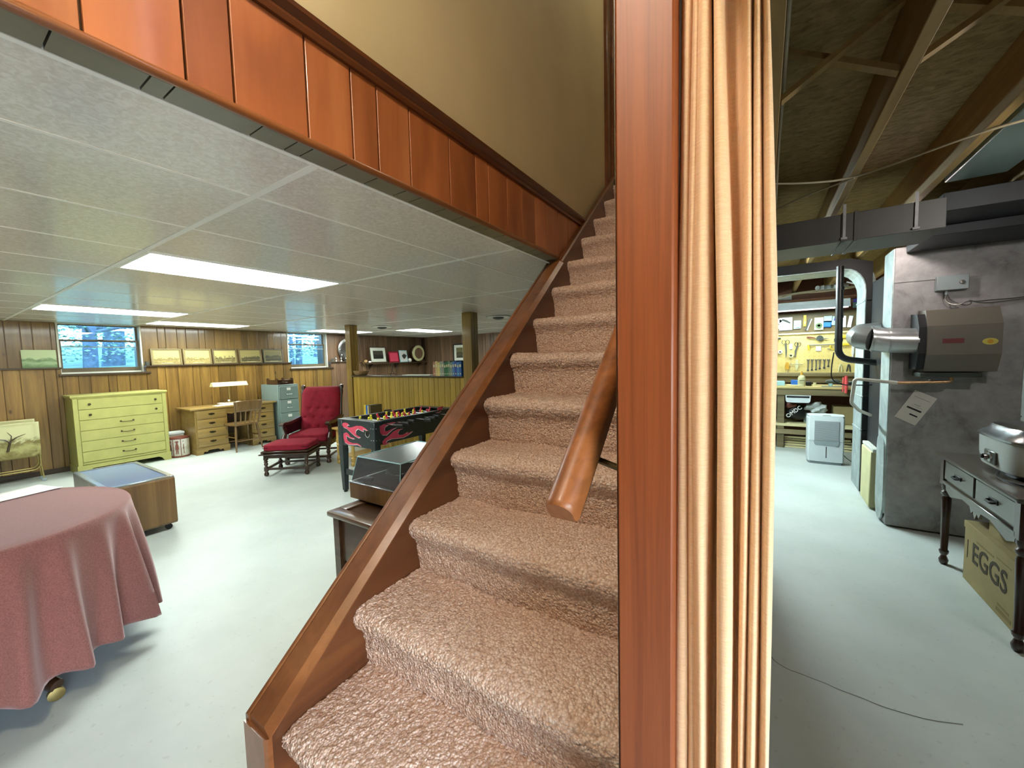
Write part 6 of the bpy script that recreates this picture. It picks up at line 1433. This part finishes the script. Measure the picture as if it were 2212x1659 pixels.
bm = NB(); blob(bm, (.66, 7.1, .60), (.16, .12, .095), 5, 30, .26); blob_o = thing('plastic_bag', bm, 'bag_plastic', 'crumpled white plastic bag under the bench', 'bag', ang=50)
bm = NB(); box(bm, .86, 1.22, 7.15, 7.4, .367, .62, .004); thing('storage_carton', bm, 'cardboard', 'brown carton on the bench shelf behind the dehumidifier', 'box')
bm = NB(); box(bm, .52, .80, 7.15, 7.42, .367, .505, .008); thing('grey_crate', bm, 'grey_plastic', 'grey crate under the plastic bag', 'crate')
bm = NB(); box(bm, -.1, .14, 7.05, 7.3, .367, .56, .01); thing('blue_crate', bm, 'purple_item', 'dark blue crate left of the bench leg', 'crate')
# dehumidifier
t = root('dehumidifier', 'white dehumidifier standing in front of the bench', 'dehumidifier', (.68, 6.27, 0))
dx0, dx1, dy0, dy1 = .49, .862, 6.14, 6.40
bm = NB(); prism(bm, chaikin([(dx0, dy1), (dx0, dy0+.04), (dx0+.03, dy0), (dx1-.03, dy0), (dx1, dy0+.04), (dx1, dy1)], 1, True), 'z', .035, .585); obj('housing', bm, 'white_plastic', t)
bm = NB(); prism(bm, chaikin([(dx0+.004, dy1-.004), (dx0+.004, dy0+.044), (dx0+.034, dy0+.004), (dx1-.034, dy0+.004), (dx1-.004, dy0+.044), (dx1-.004, dy1-.004)], 1, True), 'z', .585, .61); obj('top_cover', bm, 'white_plastic', t)
bm = NB(); prism(bm, chaikin([(dx0+.01, dy1-.01), (dx0+.01, dy0+.05), (dx0+.04, dy0+.012), (dx1-.04, dy0+.012), (dx1-.01, dy0+.05), (dx1-.01, dy1-.01)], 1, True), 'z', .0, .036); obj('base', bm, 'grey_plastic', t)
bm = NB(); box(bm, .56, .80, dy0-.001, dy0+.004, .30, .545); obj('grille_recess', bm, 'grey_plastic', t, smooth=False)
for k in range(20): bm = NB(); box(bm, .562, .798, dy0-.006, dy0-.001, .303+k*.0121, .309+k*.0121); obj('louvre', bm, 'grille', t, smooth=False)
bm = NB(); prism(bm, [(.555, .298), (.805, .298), (.80, .255), (.785, .24), (.575, .24), (.56, .255)], 'y', dy0-.003, dy0+.004); obj('bucket_grip', bm, 'grey_plastic', t, smooth=False)
bm = NB(); box(bm, .676, .684, dy0-.003, dy0+.002, .085, .225, .001); obj('water_gauge', bm, 'dark_metal', t)
bm = NB(); box(bm, dx0+.012, dx1-.012, dy0-.0012, dy0+.002, .293, .297); obj('bucket_seam', bm, 'grey_plastic', t, smooth=False)
bm = NB(); box(bm, .64, .72, dy0+.03, dy0+.045, .610, .613); obj('name_badge', bm, 'dark_tool', t, smooth=False)
bm = NB(); tube(bm, chaikin([(dx1-.005, 6.37, .12), (dx1+.05, 6.36, .05), (dx1+.12, 6.3, .01), (dx1+.25, 6.26, .006), (dx1+.4, 6.3, .006)], 2), .005, 8); obj('power_cord', bm, 'green_item', t)
# cables and clutter on the far joists
cable([(-.4, 6.9, 2.20), (.0, 6.9, 2.19), (.3, 6.92, 2.235), (.55, 6.9, 2.25), (.8, 6.9, 2.24), (1.2, 6.92, 2.29)], .008, 'cable', 'upper pale cable bundle over the shop light')
cable([(-.4, 6.86, 2.16), (.1, 6.86, 2.17), (.4, 6.86, 2.23), (.7, 6.86, 2.215), (1.2, 6.88, 2.26)], .008, 'cable', 'lower pale cable bundle over the shop light')
cable([(.9, 6.7, 2.30), (1.0, 6.7, 2.26), (1.12, 6.72, 2.27), (1.25, 6.72, 2.285)], .010, 'white_print', 'white cable looping near the return duct')
bm = NB(); tube(bm, [(.62+.035*i, 6.95+(.02 if i % 2 else -.02), 2.285) for i in range(10)], .032, 8); thing('foam_wrap', bm, 'bag_plastic', 'ribbed grey foam wrap tucked between the joists', 'foam')
bm = NB(); box(bm, .18, .35, 7.3, 7.42, 2.19, 2.255, .006); thing('small_printer_box', bm, 'white_plastic', 'small white box on the light over the bench', 'box')
bm = NB(); box(bm, -.6, 1.3, 7.25, 7.5, 2.17, 2.19, .003); thing('high_shelf', bm, 'brown_wall', 'high brown board shelf above the shop light', 'shelf')
